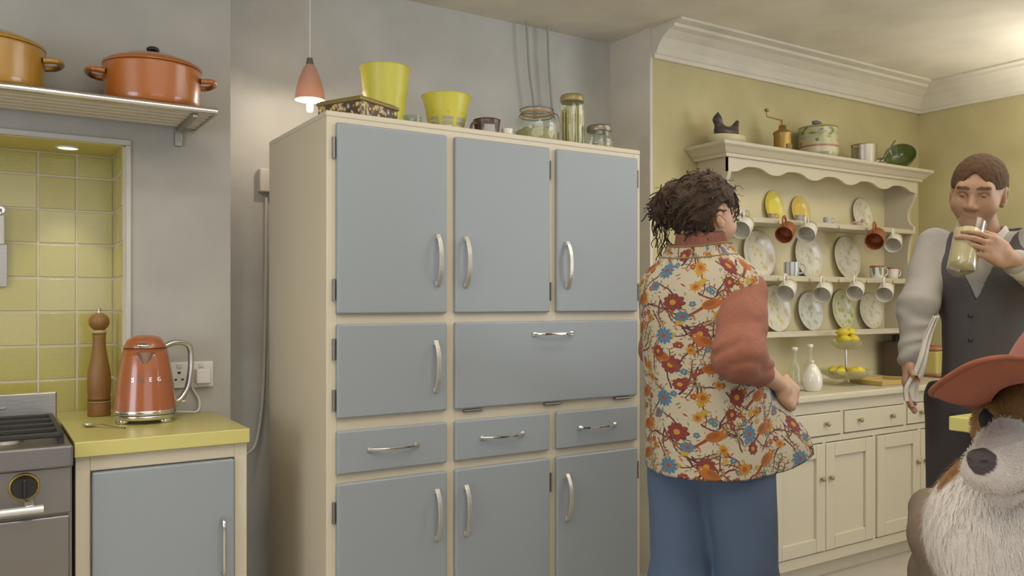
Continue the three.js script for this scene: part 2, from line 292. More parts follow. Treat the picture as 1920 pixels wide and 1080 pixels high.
// ---------------------------------------------------------------- things on the cabinet
{
  const printed = canvasTex(512, 256, (c, w, h) => {
    c.fillStyle = '#4a3b30'; c.fillRect(0, 0, w, h); seed = 11;
    const cols = ['#a8926a', '#b07a5e', '#8f8a4a', '#9aa0a8', '#bda38e', '#8a5a40', '#c0b060'];
    for (let i = 0; i < 150; i++) { const x = rr(0, w), y = rr(0, h), r = rr(7, 20); c.fillStyle = cols[Math.floor(rnd() * 7)]; for (let k = 0; k < 6; k++) { c.beginPath(); c.ellipse(x + Math.cos(k * 1.05) * r * .6, y + Math.sin(k * 1.05) * r * .6, r * .45, r * .3, k * 1.05, 0, 7); c.fill(); } c.fillStyle = '#d8c78c'; c.beginPath(); c.arc(x, y, r * .25, 0, 7); c.fill(); }
  });
  const tin = thing('printed_tin', 'dark flower-printed square tin with a gold rim on the cabinet corner', 'tin', [1.035, CT, -2.553], Math.PI / 4 - .32);
  part('body', bx(-.093, .093, 0, .055, -.093, .093, .008), std(0xffffff, .4, { map: rep(printed, 5, 9) }), tin);
  part('lid', [bx(-.096, .096, .052, .064, -.096, .096, .004), bx(-.088, .088, .062, .069, -.088, .088, .004)], std(0x8d7d4a, .4, { metalness: .5 }), tin);
  const yel = phys(0xcdc548, .45, { clearcoat: .3, clearcoatRoughness: .3 });
  const bucket = (r0, r1, h, bands) => { const p = [[0, .004], [r0 - .003, 0], [r0, .004]]; for (const b of bands) { const R = mix(r0, r1, b); p.push([R - .0005, h * (b - .012)], [R + .003, h * b], [R + .0005, h * (b + .02)]); } p.push([r1, h - .004], [r1 + .004, h - .002], [r1 + .003, h], [r1 - .003, h], [r0 - .004, .008], [0, .008]); return lathe(p, 48); };
  const bp = onz(722, 200, -2.72); const big = thing('yellow_bucket', 'large bright yellow tapered bucket behind the printed tin', 'bucket', [bp.x, CT, -2.72]);
  part('body', bucket(.062, .087, .25, [.32, .64]), yel, big); 
  const sp = onz(837, 200, -2.66); const sm = thing('yellow_planter', 'small flared yellow planter with a grey print on the cabinet', 'planter', [sp.x, CT, -2.66]);
  const script = canvasTex(1024, 256, (c, w, h) => { c.fillStyle = '#cdc548'; c.fillRect(0, 0, w, h); c.strokeStyle = '#a6a290'; c.lineWidth = 9; c.lineCap = 'round'; seed = 5; for (let k = 0; k < 8; k++) { for (const [y, n] of [[100, 7], [160, 9]]) { c.beginPath(); for (let i = 0; i <= n * 8; i++) { const x = k * 128 + 14 + i / (n * 8) * 96, q = y + Math.sin(i * .9 + k) * 20 * (1 - .5 * rnd()); i ? c.lineTo(x, q) : c.moveTo(x, q); } c.stroke(); } c.fillStyle = '#e6e2d0'; c.fillRect(k * 128 + 20, 190, 80, 9); c.fillStyle = '#c3bb20'; c.beginPath(); c.arc(k * 128 + 64, 30, 16, 0, 7); c.fill(); } });
  part('body', bucket(.05, .088, .165, [.5]), yel, sm);
  part('printed_band', lathe([[.0585, .03], [.0757, .105]], 48), std(0xffffff, .5, { map: script }), sm, 'grey lettering too blurred to read');
  const rp = onz(773, 205, -2.56); const ram = thing('glass_ramekin', 'little ribbed clear glass dish between the two yellow pots', 'dish', [rp.x, CT, -2.56]);
  { const p = [[0, .002], [.027, 0], [.03, .004]]; for (let i = 0; i < 4; i++) p.push([.033, .01 + i * .01], [.031, .015 + i * .01]); p.push([.034, .052], [.031, .052], [.027, .008], [0, .006]); part('body', lathe(p, 36), M.glass, ram); }
  const brown = phys(0x4a3023, .35, { clearcoat: .4 });
  const cp = onz(913, 225, -2.58); const cup = thing('brown_mug', 'dark brown stoneware mug with a pale patch and ring handle', 'mug', [cp.x, CT, -2.58], .2);
  part('body', lathe([[0, .002], [.04, 0], [.044, .006], [.046, .05], [.049, .078], [.046, .078], [.042, .05], [.039, .01], [0, .008]], 40), brown, cup);
  part('rim', torus(.0475, .0025, 0, .078, 0), std(0x2e1c14, .35), cup);
  part('handle', tube([[-.043, .058, 0], [-.066, .06, 0], [-.076, .04, 0], [-.066, .018, 0], [-.043, .016, 0]], .0055, 20, 8), brown, cup);
  part('label_patch', new THREE.CylinderGeometry(.0472, .0462, .042, 16, 1, true, -.95, .85).translate(0, .036, 0), std(0xa9a49c, .5, { side: THREE.DoubleSide }), cup);
  const wood = std(0x9c7f4e, .6);
  const pep = thing('wooden_shaker', 'tiny turned wooden shaker just behind the brown mug', 'shaker', [onz(897, 205, -2.72).x, CT, -2.72]);
  part('body', lathe([[0, 0], [.013, 0], [.015, .01], [.01, .05], [.012, .065], [0, .067]], 20), wood, pep); part('knob', ball(.011, 0, .096, 0, 1, 1, 1, 12), wood, pep); part('neck', cyl(.006, .006, .03, 0, .062, 0, 10), wood, pep);
  const sml = thing('cream_egg_cup', 'tiny cream cup between the brown mug and the clip-top jar', 'cup', [onz(951, 235, -2.56).x, CT, -2.56]);
  part('body', lathe([[0, 0], [.016, 0], [.01, .014], [.019, .03], [.021, .052], [.018, .052], [.014, .03], [0, .024]], 24), M.ceramic, sml);
  // clip-top jar
  const jp = onz(1006, 220, -2.62);
  const jar = thing('clip_top_jar', 'wide clip-top glass jar half full of grain on the cabinet', 'jar', [jp.x, CT, -2.62], -.3);
  const green = phys(0xfbfdf9, .05, { transmission: 1, thickness: 0, ior: 1.5 });
  part('body', lathe([[0, .003], [.075, 0], [.086, .008], [.088, .02], [.088, .095], [.08, .118], [.062, .128], [.06, .14], [.057, .14], [.059, .126], [.077, .115], [.084, .094], [.084, .02], [0, .009]], 44), green, jar);
  part('contents', lathe([[0, .011], [.078, .011], [.081, .02], [.081, .07], [.06, .082], [0, .078]], 36), std(0xa39c74, .9, { bumpMap: rep(FINE, 4), bumpScale: .002 }), jar);
  part('lid', lathe([[0, .165], [.05, .164], [.06, .157], [.062, .146], [.058, .143], [0, .143]], 40), green, jar);
  part('seal_ring', torus(.059, .0035, 0, .141, 0), std(0xa8824e, .6), jar);
  part('clip', [tube([[.063, .15, 0], [.085, .14, 0], [.094, .11, 0], [.092, .06, 0], [.09, .04, 0]], .0022, 18, 6), torus(.066, .002, 0, .13, 0), torus(.064, .002, 0, .155, 0), bx(.088, .1, .035, .075, -.012, .012, .003)], M.steelDark, jar);
  // tall pasta jar
  const tp = onz(1073, 220, -2.66); const tall = thing('tall_storage_jar', 'tall slim glass jar of pale dry pasta with threaded lid', 'jar', [tp.x, CT, -2.66]);
  part('body', lathe([[0, .003], [.05, 0], [.054, .006], [.054, .2], [.048, .212], [.045, .226], [.043, .226], [.046, .21], [.051, .2], [.051, .01], [0, .008]], 36), green, tall);
  { const b = []; seed = 21; for (let i = 0; i < 60; i++) { const a = i * 2.4, r = .046 * Math.sqrt((i + .5) / 60); b.push(cyl(.0032, .0032, rr(.165, .19), Math.cos(a) * r, .01, Math.sin(a) * r, 6)); } part('contents', b, std(0xd0c48c, .7), tall); }
  part('lid', lathe([[0, .246], [.044, .246], [.048, .241], [.0475, .236], [.05, .233], [.0475, .229], [.05, .225], [.0475, .221], [.046, .216], [0, .216]], 36), std(0xa39260, .4, { metalness: .4 }), tall);
  const qp = onz(1124, 235, -2.6); const sj = thing('small_storage_jar', 'short glass jar with a ringed neck at the cabinet right end', 'jar', [qp.x, CT, -2.6]);
  part('body', lathe([[0, .003], [.05, 0], [.055, .006], [.055, .062], [.048, .076], [.046, .08], [.05, .084], [.046, .089], [.05, .093], [.047, .1], [.044, .1], [.046, .076], [.052, .062], [.052, .01], [0, .008]], 36), green, sj);
  part('contents', lathe([[0, .01], [.05, .01], [.05, .045], [.03, .052], [0, .05]], 28), std(0x9c8a62, .9, { bumpMap: FINE, bumpScale: .002 }), sj);
  part('lid', lathe([[0, .124], [.046, .123], [.051, .117], [.051, .1], [.047, .098], [0, .098]], 36), std(0x8d8270, .35, { metalness: .6 }), sj);
}
// pendant lamp in the recess
{
  const p = onz(581, 188, -2.97);
  const l = thing('pendant_lamp', 'salmon pink bell-shaped pendant lamp with a bare white bulb', 'lamp', [p.x, p.y, -2.97]);
  part('shade', lathe([[.054, 0], [.055, .003], [.05, .04], [.041, .075], [.028, .11], [.016, .13], [.012, .132], [.014, .128], [.026, .108], [.039, .073], [.047, .04], [.052, .002], [.054, 0]], 36), phys(0xcaa794, .3, { transmission: .25, thickness: 0, clearcoat: .4 }), l);
  part('cap', cyl(.016, .01, .03, 0, .125, 0), M.steelDark, l); part('cord', cyl(.003, .003, CEIL - p.y - .15, 0, .15, 0, 8), M.plasticWhite, l); part('ceiling_rose', cyl(.045, .03, .03, 0, CEIL - p.y - .03, 0), M.plasticWhite, l);
  part('lamp_holder', cyl(.012, .012, .03, 0, .05, 0), M.plasticWhite, l);
  part('bulb', lathe([[0, -.045], [.009, -.043], [.0125, -.035], [.0125, .03], [.009, .05], [0, .052]], 20), new THREE.MeshStandardMaterial({ color: 0xffffff, emissive: 0xfff4e0, emissiveIntensity: 2, roughness: .4 }), l);
  const pl = new THREE.PointLight(0xffeedd, .17); pl.position.set(0, -.02, 0); pl.castShadow = true; pl.shadow.radius = .6; l.add(pl);
}
for (const [i, [a, b]] of [[993, 1003], [1030, 1036]].entries()) {
  const p = onz(a, 138, -3.2), q = onz(b, 190, -3.2);
  const w = thing('hanging_light_pull', ['thin grey cord hanging left above the clip-top jar', 'thin grey cord hanging right above the clip-top jar'][i], 'cord', [q.x, q.y - .06, -3.2]);
  part('cord', tube([[0, 0, 0], [(p.x - q.x) * .5, .1, 0], [p.x - q.x, p.y - q.y + .06, 0], [(p.x - q.x) * 1.6, CEIL - q.y + .06, 0]], .006, 20, 8), std(0xa8a59b, .6), w);
  part('weight', cyl(.011, .008, .03, 0, -.02, 0, 12), M.steelDark, w);
}
{ // switch box and cable on the alcove wall
  const p = onz(497, 340, AZ);
  const s = thing('junction_box', 'small white junction box on the wall beside the blue cabinet', 'box', [p.x, p.y, AZ]);
  part('box', bx(-.03, .035, -.045, .045, 0, .035, .005), M.plasticWhite, s);
  const a = onz(499, 370, AZ + .01), b = onz(497, 600, AZ + .012), c = onz(490, 770, AZ + .03), e = onz(478, 835, AZ + .05), f = onz(462, 852, AZ + .1);
  part('cable', tube([a, b, c, e, f, V(f.x - .06, f.y - .02, f.z + .02)].map(v => v.clone().sub(s.position)), .006, 50, 8), M.plasticWhite, s);
}

// ---------------------------------------------------------------- worktop, base unit, cooker
const WT = .92;
{
  const X0 = .206, X1 = .672, ZF = -2.505;
  const w = thing('worktop', 'yellow laminate worktop slab beside the cooker', 'worktop', [X0, WT - .042, ZF]);
  part('slab', [bx(0, X1 - X0, 0, .042, WZ - ZF + .001, 0, .003), bx(-.002, NX - X0 - .009, 0, .042, NBACK - ZF + .014, WZ - ZF + .001)], M.yellowTop, w);
  const u = thing('base_unit', 'cream base cupboard with a pale blue door under the yellow worktop', 'cupboard', [X0 + .004, 0, ZF - .02]);
  const L = X1 - X0 - .008, D = WZ - ZF + .021;
  part('carcass', [bx(0, L, .1, WT - .044, D, -.02), bx(.02, L - .02, 0, .1, D, -.07)], M.cream, u);
  part('face_frame', [bx(0, .036, .1, WT - .044, -.02, 0, .002), bx(L - .036, L, .1, WT - .044, -.02, 0, .002), bx(.036, L - .036, WT - .084, WT - .044, -.02, 0, .002), bx(.036, L - .036, .1, .13, -.02, 0, .002)], M.cream, u);
  const d = part('door', bx(.04, L - .038, .135, WT - .088, -.012, .012, .006), M.blue, u);
  part('handle', [tube([[L - .075, .66, .012], [L - .075, .655, .036], [L - .075, .58, .04], [L - .075, .505, .036], [L - .075, .5, .012]], .006, 24, 8)], M.chrome, d);
}
{ // range cooker
  const X0 = -.7, X1 = .199, ZF = -2.46, HT = .925;
  const c = thing('range_cooker', 'stainless steel range cooker with black pan supports beside the worktop', 'cooker', [X0, 0, ZF]);
  const W = X1 - X0, D = WZ - ZF + .004;
  part('body', [bx(0, W, .08, HT - .06, D, -.03), bx(.03, W - .03, 0, .08, D + .05, -.08)], M.steelDark, c);
  const cs = std(0x7e7a76, .42, { metalness: .8, bumpMap: rep(FINE, 1, 12), bumpScale: .0002 });
  part('hob_top', bx(0, W, HT - .06, HT - .006, D, -.004, .004), cs, c);
  part('front_trim', bx(-.001, W + .001, HT - .062, HT - .002, -.03, .004, .008), cs, c);
  part('backguard', [bx(.002, W - .005, HT - .01, HT + .092, D, D + .018, .005), bx(.1, W - .14, HT + .045, HT + .053, D + .014, D + .021, .002)], M.steel, c);
  for (const cx of [.155, .45, .745]) {
    const b = [], y = HT + .028, z0 = -.47, z1 = -.05, h = .13;
    for (const x of [cx - h, cx + h]) b.push(bx(x - .007, x + .007, y - .016, y, z0, z1, .004));
    for (const z of [z0, -.365, -.26, -.155, z1]) b.push(bx(cx - h, cx + h, y - .015, y - .001, z - .007, z + .007, .004));
    for (const x of [cx - h, cx + h]) for (const z of [z0 + .01, -.26, z1 - .01]) b.push(bx(x - .008, x + .008, HT - .008, y - .01, z - .008, z + .008, .002));
    const s = part('pan_support', b, M.blackIron, c);
    for (const z of [-.365, -.155]) part('burner', [cyl(.05, .046, .01, cx, HT - .008, z), cyl(.036, .034, .01, cx, HT + .001, z)], M.steelDark, c);
    part('burner_plate', bx(cx - .07, cx + .07, HT - .007, HT - .003, -.3, -.22, .001), M.steel, c);
  }
  part('fascia', bx(.002, W - .002, .74, HT - .064, -.034, -.022, .003), M.steelDark, c);
  for (let i = 0; i < 7; i++) { const k = part('knob', [cyl(.03, .026, .03, 0, 0, 0, 28).rotateX(Math.PI / 2).translate(W - .11 - i * .112, .82, -.024), bx(W - .114 - i * .112, W - .106 - i * .112, .795, .845, .002, .02, .003)], M.black, c); part('bezel', torus(.032, .004, W - .11 - i * .112, .82, -.02, 0), M.brass, k); }
  const dr = part('oven_door', bx(.006, W - .006, .1, .735, -.034, -.014, .005), M.steelDark, c);
  part('door_window', bx(.12, W - .12, .25, .58, -.016, -.011, .003), M.black, dr);
  part('door_handle', [orient(cyl(.011, .011, W - .12, 0, 0, 0, 14), V(.05, .772, .045), V(W - .07, .772, .045)), bx(.07, .09, .76, .784, -.034, .045, .003), bx(W - .11, W - .09, .76, .784, -.034, .045, .003)], std(0xcfcbc4, .25, { metalness: .6 }), dr);
}
{ // pepper mill
  const p = thing('pepper_mill', 'tall turned wooden pepper mill standing before the yellow tiles', 'pepper mill', [.325, WT, -3.06]);
  const grain = std(0x87602e, .42, { bumpMap: rep(FINE, 6, 1), bumpScale: .0006 }), ring = std(0xbba07a, .4);
  part('base', lathe([[0, 0], [.034, 0], [.0355, .003], [.0355, .04], [.034, .044], [0, .044]], 32), grain, p);
  part('ring', lathe([[0, .044], [.033, .044], [.0345, .047], [.033, .05], [0, .05]], 32), ring, p);
  part('body', lathe([[0, .05], [.0345, .05], [.035, .06], [.033, .068], [.0355, .08], [.037, .11], [.0345, .145], [.027, .185], [.0205, .225], [.0195, .26], [.0215, .272], [0, .272]], 36), grain, p);
  part('ring', lathe([[0, .272], [.022, .272], [.0215, .277], [.023, .281], [.02, .285], [0, .285]], 28), ring, p);
  part('knob', ball(.032, 0, .312, 0, 1, .95, 1, 24), grain, p);
  part('finial', [cyl(.006, .006, .014, 0, .338, 0, 12), ball(.008, 0, .352, 0, 1, .7, 1, 12)], M.chrome, p);
}
{ // kettle
  const k = thing('electric_kettle', 'retro orange electric kettle with chrome base and handle on yellow worktop', 'kettle', [.432, WT, -2.83]);
  const red = phys(0x9c5730, .28, { clearcoat: .8, clearcoatRoughness: .1 });
  part('power_base', [lathe([[0, .012], [.086, .012], [.09, .016], [.092, .024], [.088, .03], [0, .03]], 48)], M.chrome, k);
  for (let i = 0; i < 3; i++) { const a = i * 2.09 + .75; part('foot', lathe([[0, 0], [.017, 0], [.02, .003], [.02, .012], [.016, .016], [0, .016]], 20).translate(Math.cos(a) * .068, 0, Math.sin(a) * .068), M.chrome, k); }
  part('body', lathe([[0, .03], [.089, .03], [.0925, .034], [.092, .044], [.086, .1], [.078, .16], [.07, .205], [.063, .232], [0, .232]], 56), red, k);
  part('band', lathe([[.0925, .029], [.0945, .033], [.0935, .042], [.091, .042]], 56), M.chrome, k);
  part('lid', lathe([[.0625, .234], [.06, .243], [.052, .258], [.04, .268], [.02, .2735], [0, .2745]], 48), red, k);
  part('lid_seam', torus(.0622, .0014, 0, .2335, 0), M.black, k);
  part('lid_tab', ball(.022, 0, 0, 0, 1, .22, .6, 20).rotateX(.55).translate(-.012, .247, .053), M.chrome, k);
  part('spout', new THREE.ConeGeometry(.026, .05, 20, 1).scale(1, 1, .75).rotateX(Math.PI).translate(-.01, .198, .068), phys(0xa58a80, .25, { metalness: .5 }), k, 'short pointed pouring lip');
  { // bow handle to the right
    const pts = [[.06, .236, -.012], [.085, .246, -.017], [.115, .246, -.023], [.137, .232, -.028], [.143, .19, -.029], [.141, .15, -.028], [.128, .09, -.026], [.104, .058, -.021], [.088, .056, -.018]];
    part('handle', tube(pts, .0095, 48, 12), M.chrome, k); part('switch', bx(.1, .125, .05, .058, -.032, -.016, .002), M.chrome, k);
  }
  const font = await new FontLoader().loadAsync('fonts/droid/droid_sans_bold.typeface.json');
  const view = Math.atan2(-.432, 2.83);  // the front of the kettle looks at the room
  [...'SMEG'].forEach((ch, i) => {
    const a = view + .02 + (i - 1.5) * .31, R = .0805, g = new TextGeometry(ch, { font, size: .013, depth: .003, curveSegments: 4 });
    g.computeBoundingBox(); g.translate(-g.boundingBox.max.x / 2, 0, 0); g.rotateX(-.13); g.translate(0, 0, R); g.rotateY(a); g.translate(0, .132, 0);
    part('letter', g, M.chrome, k);
  });
  // flex along the wall to the socket
  part('flex', tube([[.075, .02, -.04], [.11, .012, -.09], [.15, .006, -.118], [.185, .006, -.126], [.19, .04, -.128], [.165, .09, -.118], [.158, .125, -.095]], .0042, 40, 8), M.plasticWhite, k);
}
{
  const a = onz(342, 676, WZ), b = onz(387, 727, WZ);
  const s = thing('wall_socket', 'white double wall socket with a plug behind the kettle', 'socket', [(a.x + b.x) / 2 - .012, (a.y + b.y) / 2, WZ]);
  part('plate', bx(-.072, .072, -.044, .044, 0, .012, .003), M.plasticWhite, s);
  part('plug', bx(.008, .056, -.03, .022, .012, .05, .006), M.plasticWhite, s);
  for (const x of [-.04, .03]) part('switch', bx(x - .008, x + .008, .024, .038, .011, .016, .002), std(0xc9c5ba, .4), s);
  part('socket_holes', [bx(-.045, -.035, .004, .012, .0115, .0125), bx(-.055, -.047, -.018, -.012, .0115, .0125), bx(-.033, -.025, -.018, -.012, .0115, .0125)], M.black, s);
}
{ // teaspoon
  const a = V(.262, WT, -2.80), b = V(.352, WT, -2.70);
  const s = thing('teaspoon', 'small steel teaspoon lying on the yellow worktop', 'spoon', a, -Math.atan2(b.z - a.z, b.x - a.x));
  part('bowl', new THREE.SphereGeometry(.02, 20, 10, 0, 6.3, Math.PI / 2, Math.PI / 2).scale(1.15, .35, .75).translate(.012, .009, 0), std(0xc9c6c0, .25, { metalness: .9, side: THREE.DoubleSide }), s);
  part('handle', tube([[.032, .008, 0], [.05, .01, 0], [.09, .006, 0], [.14, .003, 0]], .0022, 20, 6).scale(1, 1, 1.6), M.chrome, s);
}
{ // hook with a white utensil on the tiles at the picture's edge
  const p = onz(4, 425, NBACK + .014); const u = thing('hanging_utensil', 'white handled utensil on a hook against the yellow tiles', 'utensil', [p.x - .004, p.y, NBACK + .013]);
  part('hook', [cyl(.012, .012, .008, 0, 0, 0, 16).rotateX(Math.PI / 2).translate(0, .055, 0), tube([[0, .055, .004], [0, .055, .02], [0, .04, .024], [0, .035, .018]], .003, 14, 6)], M.chrome, u);
  part('handle', bx(-.012, .012, -.06, .04, .008, .02, .006), M.plasticWhite, u); part('blade', bx(-.018, .018, -.2, -.06, .012, .015, .001), M.steel, u);
}
{ // steel shelf
  const Y = 1.884, X1 = .615, X0 = -1.15, ZF = -2.66, D = ZF - WZ;
  const s = thing('wall_shelf', 'ribbed stainless steel wall shelf above the tiled niche', 'shelf', [X0, Y, WZ]);
  const L = X1 - X0, sm = std(0xcfc7b2, .45, { metalness: .35 });
  const n = 6; for (let i = 0; i < n; i++) { const z = .012 + (D - .03) * (i + .5) / n; part('slat', bx(.004, L - .004, 0, .012, z - .0145, z + .0145, .006), sm, s); }
  part('slat_gap_shade', bx(.01, L - .01, .012, .0145, .006, D - .02), M.blackIron, s);  // dark sheet added so the gaps between slats read as shade
  part('front_rail', orient(cyl(.011, .011, L, 0, 0, 0, 14), V(0, .008, D - .011), V(L, .008, D - .011)), M.chrome, s);
  for (const x of [0, L - .01]) part('end_rail', bx(x, x + .01, -.002, .014, .002, D - .01, .003), M.steel, s);
  for (const x of [.1, L - .06]) part('bracket', [bx(x - .012, x + .012, -.06, 0, 0, .012, .003), bx(x - .009, x + .009, -.014, -.001, .006, D - .03, .003)], M.steel, s);
}
// casseroles on the shelf
function casserole(label, color, x, z, r, turn) {
  const c = thing('casserole', label, 'casserole', [x, 1.8995, z], turn, 'casseroles on the steel shelf');
  const en = phys(color, .3, { clearcoat: .7, clearcoatRoughness: .12 });
  part('pot', lathe([[0, 0], [r - .02, 0], [r - .008, .004], [r - .002, .014], [r, .03], [r + .004, .125], [r + .006, .13], [r - .003, .13], [r - .006, .03], [0, .01]], 56), en, c);
  const lid = part('lid', lathe([[r + .006, .132], [r + .006, .14], [r - .01, .15], [r * .6, .168], [.03, .178], [0, .179], [0, .132]], 56), en, c);
  part('knob', [cyl(.008, .01, .014, 0, .177, 0, 14), ball(.02, 0, .196, 0, 1, .5, 1, 18)], M.black, lid);
  for (const k of [-1, 1]) part('handle', tube([[k * (r - .004), .1, -.05], [k * (r + .03), .104, -.045], [k * (r + .045), .106, 0], [k * (r + .03), .104, .045], [k * (r - .004), .1, .05]], .009, 26, 10), en, c);
  return c;
}
casserole('deep orange enamel casserole at the right end of the steel shelf', 0xa35c20, .452, -2.815, .14, -.1);
casserole('golden amber enamel casserole at the left end of the steel shelf', 0xa87c2c, .012, -2.815, .14, -.05);

// ---------------------------------------------------------------- dresser
const DX0 = 2.9, DX1 = 4.5, DF = -2.47, UF = -2.75, UB = DZ + .004, SH = [1.708, 1.423, 1.141], DT = .87;
{
  const g = thing('dresser', 'large cream painted dresser with open plate shelves and scalloped cornice', 'dresser', [DX0, 0, DF]);
  const B = (x0, x1, y0, y1, z0, z1, r = 0) => bx(x0 - DX0, x1 - DX0, y0, y1, z0 - DF, z1 - DF, r);
  part('base_carcass', [B(DX0, DX1, .08, DT - .035, UB, DF - .016), B(DX0 + .02, DX1 - .02, 0, .08, UB, DF - .05)], M.dresser, g);
  part('worktop', B(DX0 - .02, DX1 + .02, DT - .035, DT, UB, DF + .025, .01), M.dresser, g);
  const fr = [B(DX0, DX1, DT - .09, DT - .036, DF - .018, DF, .002), B(DX0, DX1, .64, .668, DF - .018, DF, .002), B(DX0, DX1, .08, .13, DF - .018, DF, .002), B(DX0, DX0 + .03, .13, DT - .09, DF - .018, DF, .002), B(DX1 - .03, DX1, .13, DT - .09, DF - .018, DF, .002)];
  const dw = (DX1 - DX0 - .06) / 3; for (const i of [1, 2]) fr.push(B(DX0 + .03 + dw * i - .012, DX0 + .03 + dw * i + .012, .668, DT - .09, DF - .018, DF, .002));
  const ow = (DX1 - DX0 - .06) / 4; for (const i of [1, 2, 3]) fr.push(B(DX0 + .03 + ow * i - .012, DX0 + .03 + ow * i + .012, .13, .64, DF - .018, DF - .001, .002));
  part('face_frame', fr, M.dresser, g);
  const knobMat = std(0x9c8c62, .5, { metalness: .3 });
  const knobG = (x, y, d) => part('knob', lathe([[0, 0], [.006, 0], [.005, .007], [.011, .014], [.012, .019], [.008, .024], [0, .025]], 18).rotateX(Math.PI / 2).translate(x - DX0, y, .004), knobMat, d);
  for (let i = 0; i < 3; i++) {
    const a = DX0 + .03 + dw * i + .016, b = DX0 + .03 + dw * (i + 1) - .016;
    const d = part('drawer', B(a, b, .673, DT - .094, DF - .014, DF + .006, .004), M.dresser, g);
    knobG(a + .11, .728, d); knobG(b - .11, .728, d);
  }
  for (let i = 0; i < 4; i++) {
    const a = DX0 + .03 + ow * i + (i % 2 ? .002 : .015), b = DX0 + .03 + ow * (i + 1) - (i % 2 ? .015 : .002), y0 = .135, y1 = .635, z = DF + .008;
    const d = part('door', [B(a, a + .065, y0, y1, DF - .012, z, .004), B(b - .065, b, y0, y1, DF - .012, z, .004), B(a + .065, b - .065, y1 - .065, y1, DF - .012, z - .0005, .004), B(a + .065, b - .065, y0, y0 + .065, DF - .012, z - .0005, .004)], M.dresser, g);
    part('door_panel', B(a + .06, b - .06, y0 + .06, y1 - .06, DF - .012, DF - .004, .003), M.dresser, d);
    knobG(i % 2 ? a + .03 : b - .03, .475, d);
  }
  // upper part
  part('back_board', B(2.99, 4.51, DT, 1.99, UB, UB + .012), std(0xd9cda4, .6, { bumpMap: B2, bumpScale: .0003 }), g);
  const side = (x) => { // side board with a shaped front edge
    const s = new THREE.Shape(); const f = UF - UB; s.moveTo(0, DT); s.lineTo(f - .02, DT); s.quadraticCurveTo(f - .09, DT + .06, f - .075, DT + .17); s.quadraticCurveTo(f - .06, 1.12, f - .012, 1.125); s.lineTo(f - .012, 1.16); s.quadraticCurveTo(f - .05, 1.2, f - .045, 1.28); s.quadraticCurveTo(f - .04, 1.39, f - .012, 1.405); s.lineTo(f - .012, 1.44); s.quadraticCurveTo(f - .05, 1.48, f - .045, 1.56); s.quadraticCurveTo(f - .04, 1.67, f - .012, 1.69); s.lineTo(f - .012, 1.73); s.quadraticCurveTo(f - .06, 1.76, f - .04, 1.83); s.quadraticCurveTo(f - .01, 1.88, f, 1.91); s.lineTo(f, 1.99); s.lineTo(0, 1.99);
    const e = extrude(s, .022); e.rotateY(-Math.PI / 2); e.translate(x + .022 - DX0, 0, UB - DF); return e; };
  part('side_board', side(2.975), M.dresser, g); part('side_board', side(4.503), M.dresser, g);
  for (const y of SH) part('shelf', [B(2.997, 4.503, y - .022, y, UB, UF - .01, .003), B(2.997, 4.503, y - .002, y + .007, UF - .034, UF - .026, .002)], M.dresser, g);
  { // cornice: stepped moulding on three sides
    const prof = [[0, 0], [.012, 0], [.014, .014], [.02, .018], [.036, .04], [.046, .048], [.05, .052], [.05, .066], [0, .066]], y0 = 1.986, x0 = 2.965, x1 = 4.535, zf = UF + .002, zb = UB, pos = [];
    const ring = o => [V(x0 - o[0] * 1.4 - DX0, y0 + o[1], zb - DF), V(x0 - o[0] * 1.4 - DX0, y0 + o[1], zf + o[0] - DF), V(x1 + o[0] * 1.4 - DX0, y0 + o[1], zf + o[0] - DF), V(x1 + o[0] * 1.4 - DX0, y0 + o[1], zb - DF)];
    for (let i = 0; i < prof.length - 1; i++) { const a = ring(prof[i]), b = ring(prof[i + 1]); for (let k = 0; k < 3; k++) pos.push(a[k], a[k + 1], b[k + 1], a[k], b[k + 1], b[k]); }
    const cg = new THREE.BufferGeometry().setFromPoints(pos); cg.computeVertexNormals(); uvMetres(cg);
    part('cornice', [cg, B(x0, x1, y0 + .056, y0 + .066, zb, zf), B(x0, x1, y0, y0 + .01, zb, zf)], M.dresser, g);
    const s = new THREE.Shape(); const w = x1 - x0 - .02; s.moveTo(0, 1.99); s.lineTo(0, 1.918); const n = 5; s.lineTo(.03, 1.918);
    for (let i = 0; i < n; i++) { const a = .03 + (w - .06) * i / n, b = .03 + (w - .06) * (i + 1) / n, m = (a + b) / 2; s.bezierCurveTo(a + .07, 1.922, a + .06, 1.952, m, 1.952); s.bezierCurveTo(b - .06, 1.952, b - .07, 1.922, b, 1.922); }
    s.lineTo(w, 1.918); s.lineTo(w, 1.99); const e = extrude(s, .018); e.translate(x0 + .01 - DX0, 0, UF - .016 - DF); part('scalloped_valance', e, M.dresser, g);
  }
  for (const y of SH.slice(0, 2)) for (let i = 0; i < 6; i++) part('cup_hook', tube([[0, 0, 0], [0, -.012, 0], [.01, -.02, .004], [.004, -.03, .004]], .0018, 12, 6).translate(.2 + i * .24, y - .006, UF - .006 - DF), M.brass, g);
}
